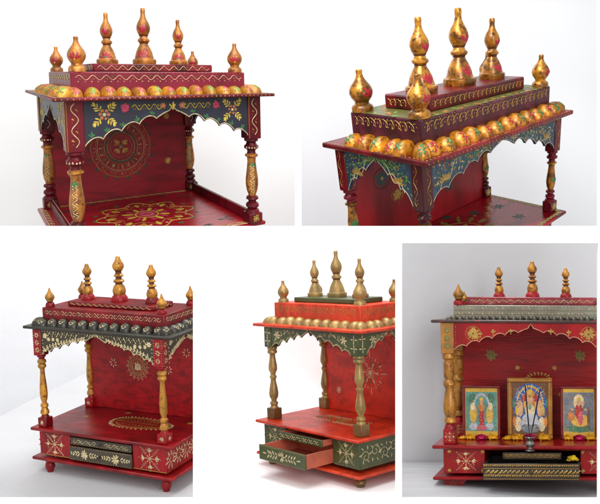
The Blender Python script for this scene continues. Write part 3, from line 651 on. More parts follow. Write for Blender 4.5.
# ---- shrine 3
def bead_shell(c):
    def f(mb, mp, R, s):
        for k in range(5):
            a = (k-2)*.55; P = [(math.sin(a)*s*t, -.5*s+math.cos(a)*s*t*1.1) for t in (.15, .5, .85)]
            for q in P: dot(mb, mp, q[0], q[1], s*.075, c, 5)
        for s_ in (-1, 1): petal(mb, mp, s_*s*.2, -.3*s, PI/2-s_*.9, s*.5, s*.14, c)
    return f
def val3(m, mf, w, zt, e, side):
    dep = lambda u: min(e, key=lambda q: abs(q[0]-u))[1]
    dots_row(m, mf, -w+.01, w-.01, zt-.008, .02, .0028, 'cream')
    for s in (-1, 1):
        P = [(s*(w-.02-.28*t*(1 if not side else .5)), zt-.12+.085*(t**.6)) for t in [i/14 for i in range(15)]]
        ribbon(m, mf, P, .003, 'cream')
        for i in range(0, 15):
            u, v = P[i]
            for q in (-1, 1): petal(m, mf, u, v, math.atan2(P[min(i+1, 14)][1]-P[max(i-1, 0)][1], P[min(i+1, 14)][0]-P[max(i-1, 0)][0])+q*.8, .017, .008, 'cream')
        flower(m, mf, s*(w-.03), zt-.035, .017, 8, 'cream', 'gold')
        for k in range(5): dot(m, mf, s*(w-.012), zt-.06-k*.02, .004, 'cream', 5)
    for s in (-1, 1):
        for k in range(9 if not side else 4):
            u = s*(w-.055-.032*k); q = dep(u)
            if q > .045: petal(m, mf, u, zt-.026, PI/2+s*.5, .02, .007, 'cream'); petal(m, mf, u, zt-.026, -PI/2+s*.5, .014, .006, 'cream'); dot(m, mf, u+.014*s, zt-.022, .0028, 'cream', 5)
            if q > .09: flower(m, mf, u, zt-.052, .012, 6, 'cream', 'gold')
    for k in range(-3, 4): petal(m, mf, k*.02, zt-.022, PI/2+k*.3, .016, .006, 'cream')
    for u, dd in e[::3]: dot(m, mf, u, zt-dd+.011, .0025, 'cream', 5)
def block3(m, mp, x, z0, z1, b):
    for t in (.22, .5, .78):
        v = z0+(z1-z0)*t
        for k in range(8): petal(m, mp, x+.004*math.cos(k*PI/4), v+.004*math.sin(k*PI/4), k*PI/4, b*.42, b*.16, 'cream')
    for s in (-1, 1): dots_row(m, lambda u, v, h: mp(v, u, h), z0+.01, z1-.01, x+s*b*.8, .014, .002, 'cream')
def foot3(m, mp, x, z0, z1, b):
    for k in range(6): petal(m, mp, x, (z0+z1)/2, k*PI/3, b*.45, b*.2, 'cream')
def back3(m, mf, Wp, zf, zt):
    mandala(m, mf, -.047, -.31, .085, 'cream', 'gold', 'gold', sprigs=False)
    for u, v in ((-.225, -.3), (.17, -.31), (.3, -.2)):
        for k in range(7): petal(m, mf, u+.01*math.cos(k*.9), v+.01*math.sin(k*.9), k*.9+.4, .02, .007, 'cream')
def floor3(m, mt, W, D, ft):
    cx, cy = .05, .02
    for r in (1, .82):
        P = [(cx+r*.19*math.cos(t)*(1+.25*math.cos(t)), cy+r*.085*math.sin(t)) for t in [2*PI*i/50 for i in range(50)]]; ribbon(m, mt, P, .004, 'gold', closed=True)
    for i in range(46):
        t = 2*PI*i/46; petal(m, mt, cx+.19*math.cos(t)*(1+.25*math.cos(t)), cy+.085*math.sin(t), t, .022, .008, 'cream')
    for i in range(13):
        for q in (-1, 0, 1): petal(m, mt, cx-.13+.022*i, cy+q*.02, PI/2*q+.3, .028, .011, 'olive')
    for u, v in ((-.3, .02), (-.1, .16), (.36, -.1), (.36, .12)): flower(m, mt, u, v, .02, 8, 'gold', 'gold')
def box3(m, W, D, zb, z0, dr):
    w = dr[0]['w']; v = (zb+z0)/2; mf = front(-D)
    for s in (-1, 1):
        u = s*(W+w)/2; burst(m, mf, u, v, .07, 'cream')
        for q in (-1, 1):
            dots_row(m, mf, s*w+s*.006, s*W-s*.006, v+q*(z0-zb)*.46, .018, .0022, 'gold')
    ribbon(m, mf, [(-W+.004, zb+.004), (W-.004, zb+.004)], .003, 'gold')
    for s in (-1, 1):
        mr = (lambda s: (lambda u, vv, h: Vector((s*(W+h), u, vv))))(s)
        for k in range(6):
            u = -D+.04+(2*D-.08)*k/5; scroll(m, mr, u, v, .035, 'cream', 1 if k % 2 else -1, .003)
            for j in range(9): petal(m, mr, u+.018*math.cos(j*.7), v+.018*math.sin(j*.7), j*.7, .035, .008, 'cream')
        for q in (-1, 1): dots_row(m, mr, -D+.01, D-.01, v+q*(z0-zb)*.44, .018, .0022, 'gold')
def drw3(m, mf, w, z0, z1):
    v = (z0+z1)/2; h = z1-z0
    for q in (-1, 1): dots_row(m, mf, -w+.01, w-.01, v+q*h*.44, .016, .0024, 'gold')
    for s in (-1, 1):
        u = s*w*.5
        for k in range(9): petal(m, mf, u, v, 2*PI*k/9, h*.36, h*.12, 'cream')
        for t in (-1, 1):
            for j in range(4):
                for q in (-1, 1): petal(m, mf, u+t*(h*.4+j*h*.22), v, (0 if t > 0 else PI)+q*.7, h*.3*(1-j*.15), h*.1, 'cream')
def drw3t(m, mf, w, z0, z1):
    v = (z0+z1)/2; h = z1-z0
    for s in (-1, 1): vine(m, mf, s*.03, s*(w-.02), v, h*.22, .05, .003, 'cream', 'cream')
    dots_row(m, mf, -w+.01, w-.01, z0+.006, .016, .0022, 'gold')
S3 = .45
red3 = (160, 16, 24)
def R3(n, **k): return redwood(n, k.pop('rgb', red3), S3, dark=k.pop('dark', .42), **k)
M3 = mats(eave=lacquer('olive_black_eave', (48, 45, 32), (.6,), .5, 9/S3), tier1=R3('rose_red_tier', rgb=(136, 24, 30), wear=.1), tier2=R3('rose_red_upper', rgb=(128, 20, 26)),
  g=lacquer('mustard_gold', (206, 150, 52), (.5,), .42, 12/S3, streak=(1, 1, .4), wear=.3, wear_rgb=(112, 64, 22), metal=.4), b=R3('red_collar'), r=R3('red_turning'),
  bead=lacquer('olive_black_bead', (44, 42, 30), (.6,), .4, 9/S3), val=lacquer('olive_brown', (60, 54, 32), (.6,), .5, 9/S3), block=R3('red_block'), footblock=R3('red_foot_block'),
  back=R3('streaked_red_back', rgb=(176, 14, 24), dark=.52, scale=11, streak=(1.6, 1, 3), rough=.42), floor=R3('red_floor', rgb=(148, 14, 22), streak=(.5, 1, 1), rough=.3), rail=R3('red_rail'),
  box=R3('red_box'), base=R3('red_base'), foot=R3('red_foot'), drawer=lacquer('dark_olive_drawer', (70, 62, 44), (.6,), .5, 9/S3), inside=R3('red_inside'), knob=paint('dark_knob', (46, 40, 32)))
t3 = temple(3, dict(S=S3, label='small red shrine with olive black eave and closed drawers, on white cloth', mats=M3, b=.03, foot=.054, te=.016, ink=('cream', 'gold', 'green', 'pink'),
  over=dict(De=.245), fr=.028,
  bead=dict(n=12, h=.043, a=.044, out=.035, deco=bead_shell('cream'), fill=1.0), tier1_deco=tier_wave('cream', 'cream', per=.055), tier2_deco=tier_wave('cream', 'gold', per=.04),
  fin='vase', fw=.98, fw2=.95, eave_dots=None, val=dict(d0=.028, d1=.14, n=6, amp=.018, deco=val3, sdeco=val3, edge='cream', lw=.004, pw=1.3, sd1=.13),
  pillar='slim', block_deco=block3, foot_deco=foot3, back_deco=back3, floor_deco=floor3, box_deco=box3, base_dots=None,
  drawers=[dict(w=.215, pull=.008, z0=.062, z1=.142, deco=drw3, knob=.009), dict(w=.21, pull=.0, z0=.012, z1=.056, deco=drw3t, knob=.007)]))

# ---- shrine 4
def val4(m, mf, w, zt, e, side):
    for s in (-1, 1):
        for k in range(6): petal(m, mf, s*(w-.06), zt-.05, k*PI/3, .03, .01, 'cream')
        for t in range(5):
            scroll(m, mf, s*(w-.1-.04*t), zt-.035+.006*(t % 2), .012, 'cream', s, .0025); petal(m, mf, s*(w-.03-.03*t), zt-.09+.015*t, 1.5+s, .03, .008, 'cream')
    for u, dd in e[::4]: dot(m, mf, u, zt-dd+.012, .0028, 'cream', 5)
def block4(m, mp, x, z0, z1, b):
    for t in (.3, .7):
        for k in range(4): petal(m, mp, x, z0+(z1-z0)*t, PI/2+k*PI/2, b*.8, b*.2, 'cream')
def back4(m, mf, Wp, zf, zt):
    for u, v, R in ((.04, -.34, .11),):
        for k in range(12):
            a = 2*PI*k/12
            for q in (-.12, .12): petal(m, mf, u+.3*R*math.cos(a), v+.3*R*math.sin(a), a+q, R*.42, R*.06, 'olive' if k % 2 else 'cream')
            petal(m, mf, u+R*.75*math.cos(a), v+R*.75*math.sin(a), a, R*(.6 if k % 3 == 0 else .3), R*.07, 'cream'); dot(m, mf, u+R*.9*math.cos(a+.26), v+R*.9*math.sin(a+.26), .005, 'cream', 5)
        ring(m, mf, u, v, R*.28, .005, 'cream'); flower(m, mf, u, v, R*.2, 8, 'cream', 'cream')
    for u, v in ((-.26, -.48), (.27, -.46), (-.25, -.12), (.27, -.1)): ring(m, mf, u, v, .018, .005, 'cream', 12); flower(m, mf, u, v, .013, 6, 'cream', 'cream')
def floor4(m, mt, W, D, ft):
    for s in (-1, 1):
        for k in range(7):
            scroll(m, mt, s*(.03+.03*k), .03*math.sin(k*2), .026, 'olive', s, .003); petal(m, mt, s*(.02+.03*k), .03, PI/2+s*.6, .04, .008, 'cream'); petal(m, mt, s*(.02+.03*k), -.03, -PI/2-s*.6, .04, .008, 'cream'); petal(m, mt, s*(.02+.03*k), .06, PI/2+s*.9, .03, .006, 'cream'); petal(m, mt, s*(.02+.03*k), -.06, -PI/2-s*.9, .03, .006, 'cream')
    for k in range(8): petal(m, mt, 0, 0, k*PI/4, .06, .02, 'gold')
    for s in (-1, 1):
        dots_row(m, mt, -W+.015, W-.015, s*(D-.015), .022, .0035, 'olive'); dots_row(m, lambda u, v, h: mt(v, u, h), -D+.015, D-.015, s*(W-.015), .022, .0035, 'olive')
def box4(m, W, D, zb, z0, dr):
    w = dr[0]['w']; v = (zb+z0)/2; mf = front(-D)
    for s in (-1, 1): burst(m, mf, s*(W+w)/2, v, .072, 'cream')
    dots_row(m, mf, -W+.006, W-.006, zb+.008, .016, .0025, 'gold'); dots_row(m, mf, -W+.006, W-.006, z0-.008, .016, .0025, 'gold')
    for s in (-1, 1):
        mr = (lambda s: (lambda u, vv, h: Vector((s*(W+h), u, vv))))(s)
        for k in range(7):
            u = -D+.05+(2*D-.1)*k/6; scroll(m, mr, u, v+(.012 if k % 2 else -.012), .036, 'cream', 1 if k % 2 else -1, .0032); [petal(m, mr, u+.03*math.cos(j), v+.03*math.sin(j), j+.5, .028, .007, 'cream') for j in range(6)]
        for q in (-1, 1): dots_row(m, mr, -D+.01, D-.01, v+q*(z0-zb)*.45, .016, .0025, 'gold')
def drw4(m, mf, w, z0, z1):
    v = (z0+z1)/2; h = z1-z0
    for q in (-1, 1): dots_row(m, mf, -w+.008, w-.008, v+q*h*.44, .014, .0025, 'gold'); dots_row(m, lambda a, b, c: mf(b, a, c), z0+.01, z1-.01, q*(w-.008), .014, .0025, 'gold')
    for k in range(10): petal(m, mf, 0, v, 2*PI*k/10, h*.38, h*.1, 'cream')
    for s in (-1, 1):
        for j in range(4):
            for q in (-1, 1): petal(m, mf, s*(h*.42+j*h*.27), v, (0 if s > 0 else PI)+q*.8, h*.34, h*.11, 'cream')
        petal(m, mf, s*(h*1.5), v, 0 if s > 0 else PI, h*.5, h*.1, 'cream')
def drw4t(m, mf, w, z0, z1):
    v = (z0+z1)/2; h = z1-z0
    vine(m, mf, -w+.02, w-.02, v, h*.25, .05, .0035, 'cream', 'cream')
S4 = .5
def R4(n, rgb=(224, 68, 26), **k):
    k.setdefault('coat', .08); k.setdefault('spec', .35); k.setdefault('wear', .08); k.setdefault('wear_rgb', (160, 40, 20)); k.setdefault('dark', .45)
    return lacquer(n, rgb, (k.pop('dark', .6),), k.pop('rough', .42), k.pop('scale', 8)/S4, k.pop('streak', (1, 1, .4)), lo=.32, **k)
gr4 = lambda n: lacquer(n, (66, 80, 34), (.65,), .5, 9/S4)
M4 = mats(eave=R4('orange_red_eave'), tier1=R4('orange_red_tier'), tier2=gr4('green_upper_tier'), g=lacquer('dull_brass', (168, 142, 84), (.6,), .4, 9/S4, metal=.45, coat=.15), b=gr4('green_collar'), r=gr4('green_turning'),
  bead=lacquer('dull_brass_bead', (164, 138, 80), (.6,), .42, 9/S4, metal=.45), val=gr4('green_valance'), block=gr4('green_block'), footblock=lacquer('bronze_foot_block', (134, 104, 54), (.5,), .4, 9/S4, metal=.4),
  back=R4('vermilion_back', (226, 54, 24), scale=5, streak=(1, 1, 2)), floor=R4('vermilion_floor', (220, 60, 24), rough=.35), rail=R4('or_rail'), box=gr4('green_box'), base=R4('orange_red_base'), foot=lacquer('bronze_foot', (130, 104, 52), (.6,), .4, 9/S4, metal=.45),
  drawer=gr4('green_drawer'), inside=lacquer('salmon_inside', (186, 98, 72), (.75,), .6, 6/S4), knob=paint('green_knob', (52, 56, 34)))
t4 = temple(4, dict(S=S4, label='orange red and green wooden shrine with brass coloured pillars and a drawer pulled open', mats=M4, b=.035, foot=.07, te=.018, ink=('cream', 'gold', 'green', 'pink'), fr=.036,
  bead=dict(n=10, h=.046, a=.05, out=.045, deco=None), tier1_deco=lambda m, W, D, za, zb, y2: (coil(m, front(-D+y2), -W+.02, W-.02, (za+zb)/2, (zb-za)*.2, .03, .0022, 'olive', 'gold'), coil(m, lambda u, q, h: Vector((W+h, u+y2, q)), -D+.02, D-.02, (za+zb)/2, (zb-za)*.2, .03, .0022, 'olive', 'gold')), tier2_deco=lambda m, W, D, za, zb, y2: dots_row(m, front(-D+y2), -W+.01, W-.01, (za+zb)/2, .02, .002, 'olive'),
  fin='bell', fw=.98, fw2=.98, eave_dots=None, val=dict(d0=.03, d1=.13, n=5, amp=.022, deco=val4, sdeco=val4, edge='cream', lw=.004, pw=1.2, sd1=.13),
  pillar='double', block_deco=block4, back_deco=back4, floor_deco=floor4, box_deco=box4, base_dots=None,
  drawers=[dict(w=.215, pull=.215, z0=.07, z1=.16, deco=drw4, knob=.011, dep=.3), dict(w=.205, pull=.075, z0=.012, z1=.055, deco=drw4t, knob=.008, dep=.3)]))

# ---- shrine 5
def val5(m, mf, w, zt, e, side):
    if side: return
    for s in (-1, 1):
        flower(m, mf, s*(w-.1), zt-.055, .034, 14, 'gold', 'brown'); ring(m, mf, s*(w-.1), zt-.055, .038, .003, 'gold'); flower(m, mf, s*(w-.1), zt-.055, .018, 8, 'gold', 'gold')
        for u, dz in ((.1, .04), (.19, .045), (.255, .055)): sprig(m, mf, s*u, zt-dz-.008, PI/2, .022, 'gold'); petal(m, mf, s*u, zt-dz-.008, -PI/2, .012, .006, 'gold')
        for k in range(8): dot(m, mf, s*(w-.012), zt-.02-.014*k, .003, 'gold', 5)
def block5(m, mp, x, z0, z1, b):
    for t in (.25, .5, .75): flower(m, mp, x, z0+(z1-z0)*t, b*.6, 10, 'olive', 'gold')
def foot5(m, mp, x, z0, z1, b): burst(m, mp, x, (z0+z1)/2, b*.85, 'cream')
def back5(m, mf, Wp, zf, zt):
    for u, v in ((-.24, -.2), (.24, -.2)):
        for k in range(8): petal(m, mf, u, v, k*PI/4, .034, .014, 'olive')
        ring(m, mf, u, v, .022, .003, 'gold')
    for u, v in ((-.1, -.27), (.1, -.27), (-.12, -.42), (.13, -.42)): flower(m, mf, u, v, .014, 6, 'gold', 'gold')
    for k in range(11): a = PI*k/10; petal(m, mf, .012+.05*math.cos(a), -.335+.02*math.sin(a), a, .025, .01, 'gold')
def box5(m, W, D, zb, z0, dr):
    w = .225; v = (zb+z0)/2; mf = front(-D)
    for s in (-1, 1):
        u = s*(W+w)/2; burst(m, mf, u, v, .058, 'cream')
        for q in (-1, 1):
            for r in (-1, 1): flower(m, mf, u+q*.085, v+r*.05, .01, 6, 'gold', 'gold')
def drw5(m, mf, w, z0, z1):
    v = (z0+z1)/2; h = z1-z0
    for q in (-.42, -.18, .2, .42): ribbon(m, mf, [(-w+.004, v+q*h), (w-.004, v+q*h)], .0028, 'gold')
    n = 44
    for k in range(n):
        u = -w+.01+(2*w-.02)*k/(n-1)
        petal(m, mf, u-.004, v-.3*h, 1.2, h*.16, h*.08, 'gold'); petal(m, mf, u-.004, v+.31*h, 1.2, h*.12, h*.07, 'gold')
        if k % 2: petal(m, mf, u-.01, v-.1*h, .6, h*.3, h*.12, 'gold'); dot(m, mf, u+.01, v+.08*h, .004, 'cream', 5)
def drw5t(m, mf, w, z0, z1):
    v = (z0+z1)/2; h = z1-z0
    for k in range(18): scroll(m, mf, -w+.02+(2*w-.04)*k/17, v, h*.3, 'gold', 1 if k % 2 else -1, .003)
def t15(m, W, D, za, zb, y2):
    mf = front(-D+y2)
    for q in (.12, .5, .9): ribbon(m, mf, [(-W+.004, za+q*(zb-za)), (W-.004, za+q*(zb-za))], .003, 'olive')
    n = 46
    for k in range(n):
        u = -W+.015+(2*W-.03)*k/(n-1); petal(m, mf, u-.006, za+.78*(zb-za), 1.0, .012, .005, 'pewter'); petal(m, mf, u-.006, za+.3*(zb-za), -1.0, .012, .005, 'cream' if k % 3 else 'gold'); petal(m, mf, u+.004, za+.62*(zb-za), 2.2, .012, .005, 'gold' if k % 2 else 'pewter'); dot(m, mf, u, za+.42*(zb-za), .0028, 'pewter', 5)
S5 = .45
def R5(n, rgb=(154, 9, 14), **k): return redwood(n, rgb, S5, dark=k.pop('dark', .5), **k)
M5 = mats(eave=lacquer('dark_brown_eave', (66, 44, 36), (.5,), .4, 9/S5, wear=.2, wear_rgb=(120, 20, 26)), tier1=lacquer('pewter_green_tier', (134, 134, 120), (.7,), .45, 9/S5, metal=.3), tier2=R5('faded_red_tier', (150, 52, 62), wear=.2, wear_rgb=(176, 110, 110)),
  g=lacquer('ochre_gold', (194, 138, 44), (.4,), .4, 12/S5, streak=(1, 1, .4), wear=.3, wear_rgb=(104, 58, 20), metal=.4), b=R5('bright_red_collar', (170, 14, 24)), r=R5('bright_red_turning'),
  bead=lacquer('pewter_bead', (70, 66, 50), (.5,), .4, 9/S5, metal=.3), val=R5('bright_red_valance', (160, 12, 18), rough=.3), block=lacquer('ochre_block', (180, 122, 40), (.5,), .4, 9/S5, metal=.2), footblock=R5('bright_red_foot_block'),
  back=R5('bright_red_back', (160, 9, 15), dark=.62, rough=.28, streak=(.5, 1, 5), scale=6, bump=.35), floor=R5('bright_red_floor', (160, 8, 13), rough=.18, coat=.25), rail=R5('br_rail'), box=R5('bright_red_box', (158, 9, 14)), base=R5('bright_red_base', (150, 12, 20)), foot=R5('bright_red_foot', (140, 14, 22)),
  drawer=lacquer('black_brass_drawer', (58, 44, 28), (.5,), .4, 9/S5, metal=.2), inside=lacquer('dark_inside', (40, 26, 22), (.6,), .6, 6/S5), knob=paint('dark_brass_knob', (60, 50, 36)))
t5 = temple(5, dict(S=S5, label='bright red wooden shrine with ochre pillars holding three framed pictures, at bottom right', mats=M5, b=.033, foot=.078, te=.016, ft=.02, ink=('gold', 'gold', 'green', 'pink'),
  over=dict(De=.225, D1=.15, Db=.235, Wb=.4529, Df=.27, D2=.09, Dp=.19, kx=0.0),
  bead=dict(n=24, h=.022, a=.03, out=.035, deco=None), tier1_deco=t15, tier2_deco=tier_wave('cream', 'cream', per=.04, amp=.15),
  fin='vase', fw=1.0, fw2=1.0, eave_dots=None, val=dict(d0=.036, d1=.14, n=6, amp=.017, deco=val5, edge='cream', lw=.0028, pw=1.5, peak=.025, sd1=.1),
  pillar='heavy', block_deco=block5, foot_deco=foot5, back_deco=back5, box_deco=box5, feet='bracket',
  drawers=[dict(w=.243, pull=.13, z0=.06, z1=.148, deco=drw5, knob=.011), dict(w=.15, pull=.055, z0=.014, z1=.05, deco=drw5t)]))
# ------------------------------------------------------------------ things in shrine 5
zf5 = t5['g']('zf'); Db5 = t5['g']('Db'); Df5 = t5['g']('Df')
PM = dict(frame_gold=lacquer('gilt_frame', (196, 142, 52), (.6,), .35, 30, metal=.4), frame_red=lacquer('red_frame', (130, 16, 24), (.6,), .4, 30), mat_yellow=paint('yellow_mount', (222, 178, 60)), dark=paint('dark_back', (50, 30, 24)),
  sky=paint('print_blue', (44, 92, 170)), pale=paint('print_pale', (196, 204, 214)), skin=paint('print_skin', (226, 176, 130)), red=paint('print_red', (190, 40, 40)), gold=paint('print_gold', (232, 186, 70)), green=paint('print_green', (70, 130, 96)),
  cream=paint('print_cream', (240, 220, 170)), brown=paint('print_brown', (120, 80, 50)), grey=paint('print_grey', (120, 130, 140)), orange=paint('print_orange', (224, 130, 50)), teal=paint('print_teal', (90, 160, 150)), pink=paint('print_pink', (216, 90, 110)))
def picture(cx, w, h, cy, fr, label, scene, gilt):
    lean = .1
    z0 = zf5+.001
    def fr_map(u, v, e): return Vector((cx+u, cy+v*math.sin(lean)-e*math.cos(lean), z0+v*math.cos(lean)+e*math.sin(lean)))
    root = bpy.data.objects.new('framed_picture', None); C.objects.link(root)
    base = Vector((cx, cy, z0)); tp = t5
    root.location = (tp['tv']+tp['R']@tp['taper'](base))*tp['S']+CAM; root.rotation_euler = tp['R'].to_euler()
    root['label'] = label; root['category'] = 'picture'; root['group'] = 'framed pictures inside the bright red shrine'
    fin = lambda p: (tp['taper'](p)-tp['taper'](base))*tp['S']
    def bx(m, u0, u1, v0, v1, e0, e1, mat):
        q = MB(); q.box(u0, u1, v0, v1, e0, e1, mat, .003); m.add([fr_map(p.x, p.y, p.z) for p in q.v], q.f, mat)
    m = MB(); f = fr
    bx(m, -w/2, w/2, 0, f, 0, .016, 'F'); bx(m, -w/2, w/2, h-f, h, 0, .016, 'F'); bx(m, -w/2, -w/2+f, f+.0003, h-f-.0003, 0, .016, 'F'); bx(m, w/2-f, w/2, f+.0003, h-f-.0003, 0, .016, 'F')
    if gilt:
        for e_, ww in ((.3, .004), (.75, .003)): ribbon(m, lambda a, b, c: fr_map(a, b, .016+c), [(-w/2+f*e_, f*e_), (w/2-f*e_, f*e_), (w/2-f*e_, h-f*e_), (-w/2+f*e_, h-f*e_)], ww, 'brown', closed=True)
    mm = dict(PM); mm['F'] = PM['frame_gold'] if gilt else PM['frame_red']
    m.build('picture_frame', mm, root, fin)
    m = MB(); bx(m, -w/2+f*.7, w/2-f*.7, f*.7, h-f*.7, .001, .006, scene[0])
    mp = lambda a, b, c: fr_map(a, b, .0062+c*.5)
    scene[1](m, mp, w/2-f, f, h-f); m.build('print', mm, root, fin)
    return root
def poly(m, mp, pts, mat, h=.0004): fan(m, mp, pts, mat, h=h)
def ell(m, mp, u, v, a, b, mat, lay=1, n=18):
    k = lambda x, y, e: mp(x, y, e*.3+lay*.0009)
    poly(m, k, [(u+a*math.cos(2*PI*i/n), v+b*math.sin(2*PI*i/n)) for i in range(n)], mat)
def speck(m, mp, rnd, w, v0, H, cols):
    petal(m, lambda x, y, e: mp(x, y, e*.3+.0075), rnd.uniform(-w*.88, w*.86), v0+rnd.uniform(.08, .9)*H, rnd.choice([0, .8, 1.57, 2.4, 3.3, 4.7]), w*.09, w*.025, rnd.choice(cols))
def sc_center(m, mp, w, v0, v1):
    H = v1-v0; cv = (v0+v1)/2
    ell(m, mp, 0, v0+H*.56, w*.96, H*.42, 'sky', 1, 26)
    for k in range(20): a = PI*k/19; ell(m, mp, w*.72*math.cos(a), v0+H*.6+H*.32*math.sin(a), w*.05, H*.03, 'gold', 2, 8)
    ell(m, mp, 0, v0+H*.62, w*.36, H*.25, 'gold', 2); [petal(m, lambda x, y, e: mp(x, y, e*.3+.0016), w*.45*math.cos(q*.35), v0+H*.6+H*.2*math.sin(q*.35), q*.35, w*.5, w*.05, 'pale') for q in range(10)]; ell(m, mp, 0, v0+H*.66, w*.3, H*.2, 'orange', 3)
    for s in (-1, 1):
        ell(m, mp, s*w*.33, v0+H*.7, w*.14, H*.07, 'red', 4); ell(m, mp, s*w*.55, v0+H*.5, w*.16, H*.16, 'skin', 3); ell(m, mp, s*w*.72, v0+H*.46, w*.1, H*.1, 'gold', 4); ell(m, mp, s*w*.66, v0+H*.2, w*.2, H*.14, 'cream', 3)
        ell(m, mp, s*w*.88, v0+H*.25, w*.09, H*.1, 'orange', 4); ell(m, mp, s*w*.4, v0+H*.2, w*.2, H*.08, 'pale', 5); ell(m, mp, s*w*.94, v0+H*.6, w*.07, H*.09, 'green', 3)
    ell(m, mp, 0, v0+H*.78, w*.14, H*.08, 'gold', 5); ell(m, mp, 0, v0+H*.66, w*.17, H*.1, 'skin', 5); ell(m, mp, .01*w, v0+H*.56, w*.07, H*.1, 'skin', 6)
    ell(m, mp, 0, v0+H*.45, w*.28, H*.13, 'cream', 5); ell(m, mp, 0, v0+H*.53, w*.1, H*.05, 'teal', 7); ell(m, mp, 0, v0+H*.3, w*.45, H*.11, 'pale', 6); ell(m, mp, 0, v0+H*.13, w*.5, H*.1, 'grey', 5)
    rnd = random.Random(3)
    for k in range(420): speck(m, mp, rnd, w, v0, H, ['cream', 'gold', 'pale', 'gold', 'orange', 'skin', 'grey', 'cream'])
def sc_left(m, mp, w, v0, v1):
    H = v1-v0
    poly(m, lambda a, b, e: mp(a, b, e*.3+.0009), [(-w*.94, v0+H*.1), (w*.94, v0+H*.1), (w*.94, v1-H*.08), (-w*.94, v1-H*.08)], 'teal')
    for s in (-1, 1):
        ell(m, mp, s*w*.55, v0+H*.78, w*.24, H*.12, 'green', 2); ell(m, mp, s*w*.5, v0+H*.45, w*.22, H*.2, 'gold', 3); ell(m, mp, s*w*.55, v0+H*.62, w*.14, H*.08, 'cream', 4); ell(m, mp, s*w*.5, v0+H*.2, w*.25, H*.08, 'pale', 3)
    for k in range(16): a = PI*k/15; ell(m, mp, w*.5*math.cos(a), v0+H*.55+H*.32*math.sin(a), w*.07, H*.035, 'pale', 3, 8)
    ell(m, mp, 0, v0+H*.4, w*.17, H*.27, 'red', 5); ell(m, mp, 0, v0+H*.6, w*.2, H*.09, 'orange', 6); ell(m, mp, 0, v0+H*.7, w*.11, H*.06, 'skin', 7); ell(m, mp, 0, v0+H*.77, w*.12, H*.035, 'gold', 8); ell(m, mp, 0, v0+H*.17, w*.32, H*.06, 'pink', 6)
    rnd = random.Random(8)
    for k in range(300): speck(m, mp, rnd, w, v0, H, ['cream', 'gold', 'green', 'teal', 'pale', 'skin', 'orange'])
def sc_right(m, mp, w, v0, v1):
    H = v1-v0
    poly(m, lambda a, b, e: mp(a, b, e*.3+.0009), [(-w*.94, v0+H*.1), (w*.94, v0+H*.1), (w*.94, v1-H*.08), (-w*.94, v1-H*.08)], 'grey')
    ell(m, mp, 0, v0+H*.16, w*.8, H*.08, 'green', 2); ell(m, mp, w*.1, v0+H*.33, w*.6, H*.13, 'gold', 3); ell(m, mp, -w*.5, v0+H*.42, w*.2, H*.1, 'orange', 4); ell(m, mp, w*.62, v0+H*.4, w*.1, H*.2, 'brown', 4)
    ell(m, mp, 0, v0+H*.72, w*.34, H*.17, 'cream', 2); ell(m, mp, 0, v0+H*.52, w*.25, H*.17, 'red', 5); ell(m, mp, .0, v0+H*.7, w*.13, H*.07, 'skin', 6); ell(m, mp, 0, v0+H*.78, w*.13, H*.04, 'gold', 7); ell(m, mp, w*.1, v0+H*.38, w*.16, H*.15, 'pink', 6)
    for k in range(8): a = 2*PI*k/8; ell(m, mp, w*.42*math.cos(a), v0+H*.56+H*.2*math.sin(a), w*.09, H*.025, 'skin', 4, 8)
    rnd = random.Random(11)
    for k in range(300): speck(m, mp, rnd, w, v0, H, ['cream', 'gold', 'grey', 'brown', 'orange', 'skin', 'pink'])
picture(PX['c'][0], PX['c'][1], PX['c'][2], PX['c'][3], .024, 'gilt framed print of an enthroned figure on blue, middle of the bright red shrine', ('brown', sc_center), True)
picture(PX['l'][0], PX['l'][1], PX['l'][2], PX['l'][3], .014, 'small red framed print of a standing red robed figure, beside the left pillars', ('mat_yellow', sc_left), False)
picture(PX['r'][0], PX['r'][1], PX['r'][2], PX['r'][3], .014, 'small red framed print of a figure riding an orange beast, right of the gilt frame', ('mat_yellow', sc_right), False)
FM = dict(y=paint('marigold_petal', (232, 168, 14), .7, var=.6), p=paint('rose_petal', (204, 16, 92), .6, var=.6), l=paint('lemon_petal', (226, 196, 30), .7, var=.7))
def blossom(c, x, y, z, r, label, seed):
    m = MB(); rnd = random.Random(seed)
    for k in range(46):
        th = rnd.uniform(0, 2*PI); ph = math.asin(rnd.uniform(-.15, 1)); R = r*rnd.uniform(.75, 1.08)
        d = Vector((math.cos(th)*math.cos(ph)*1.15, math.sin(th)*math.cos(ph), math.sin(ph)*.8)); cpt = Vector((x, y, z+r*.15))+d*R*.7
        a = d.normalized(); t = a.cross(Vector((rnd.random(), rnd.random(), rnd.random()))).normalized(); b2 = a.cross(t)
        w = r*(.34 if c == 'y' else .5)
        V = [cpt, cpt+a*w*.6+t*w*.6, cpt+a*w*1.1+b2*w*.12, cpt+a*w*.6-t*w*.6]; V = [Vector((p.x, p.y, max(p.z, z+.0008))) for p in V]
        V += [p-a*w*.08 for p in V]; V[4:] = [Vector((p.x, p.y, max(p.z, z+.0003))) for p in V[4:]]
        m.add(V, [[0, 1, 2, 3], [7, 6, 5, 4], [0, 4, 5, 1], [1, 5, 6, 2], [2, 6, 7, 3], [3, 7, 4, 0]], c)
    q = MB(); q.lathe(x, y, z+.0005, r*.75, [(0, .5, c), (.3, .85, c), (.7, .75, c), (1, .25, c)], 12, r); m.add(q.v, q.f, c)
    return in_temple(t5, m, 'flower', FM, (x, y, z), label, 'flower', 'fresh flowers laid in the bright red shrine')
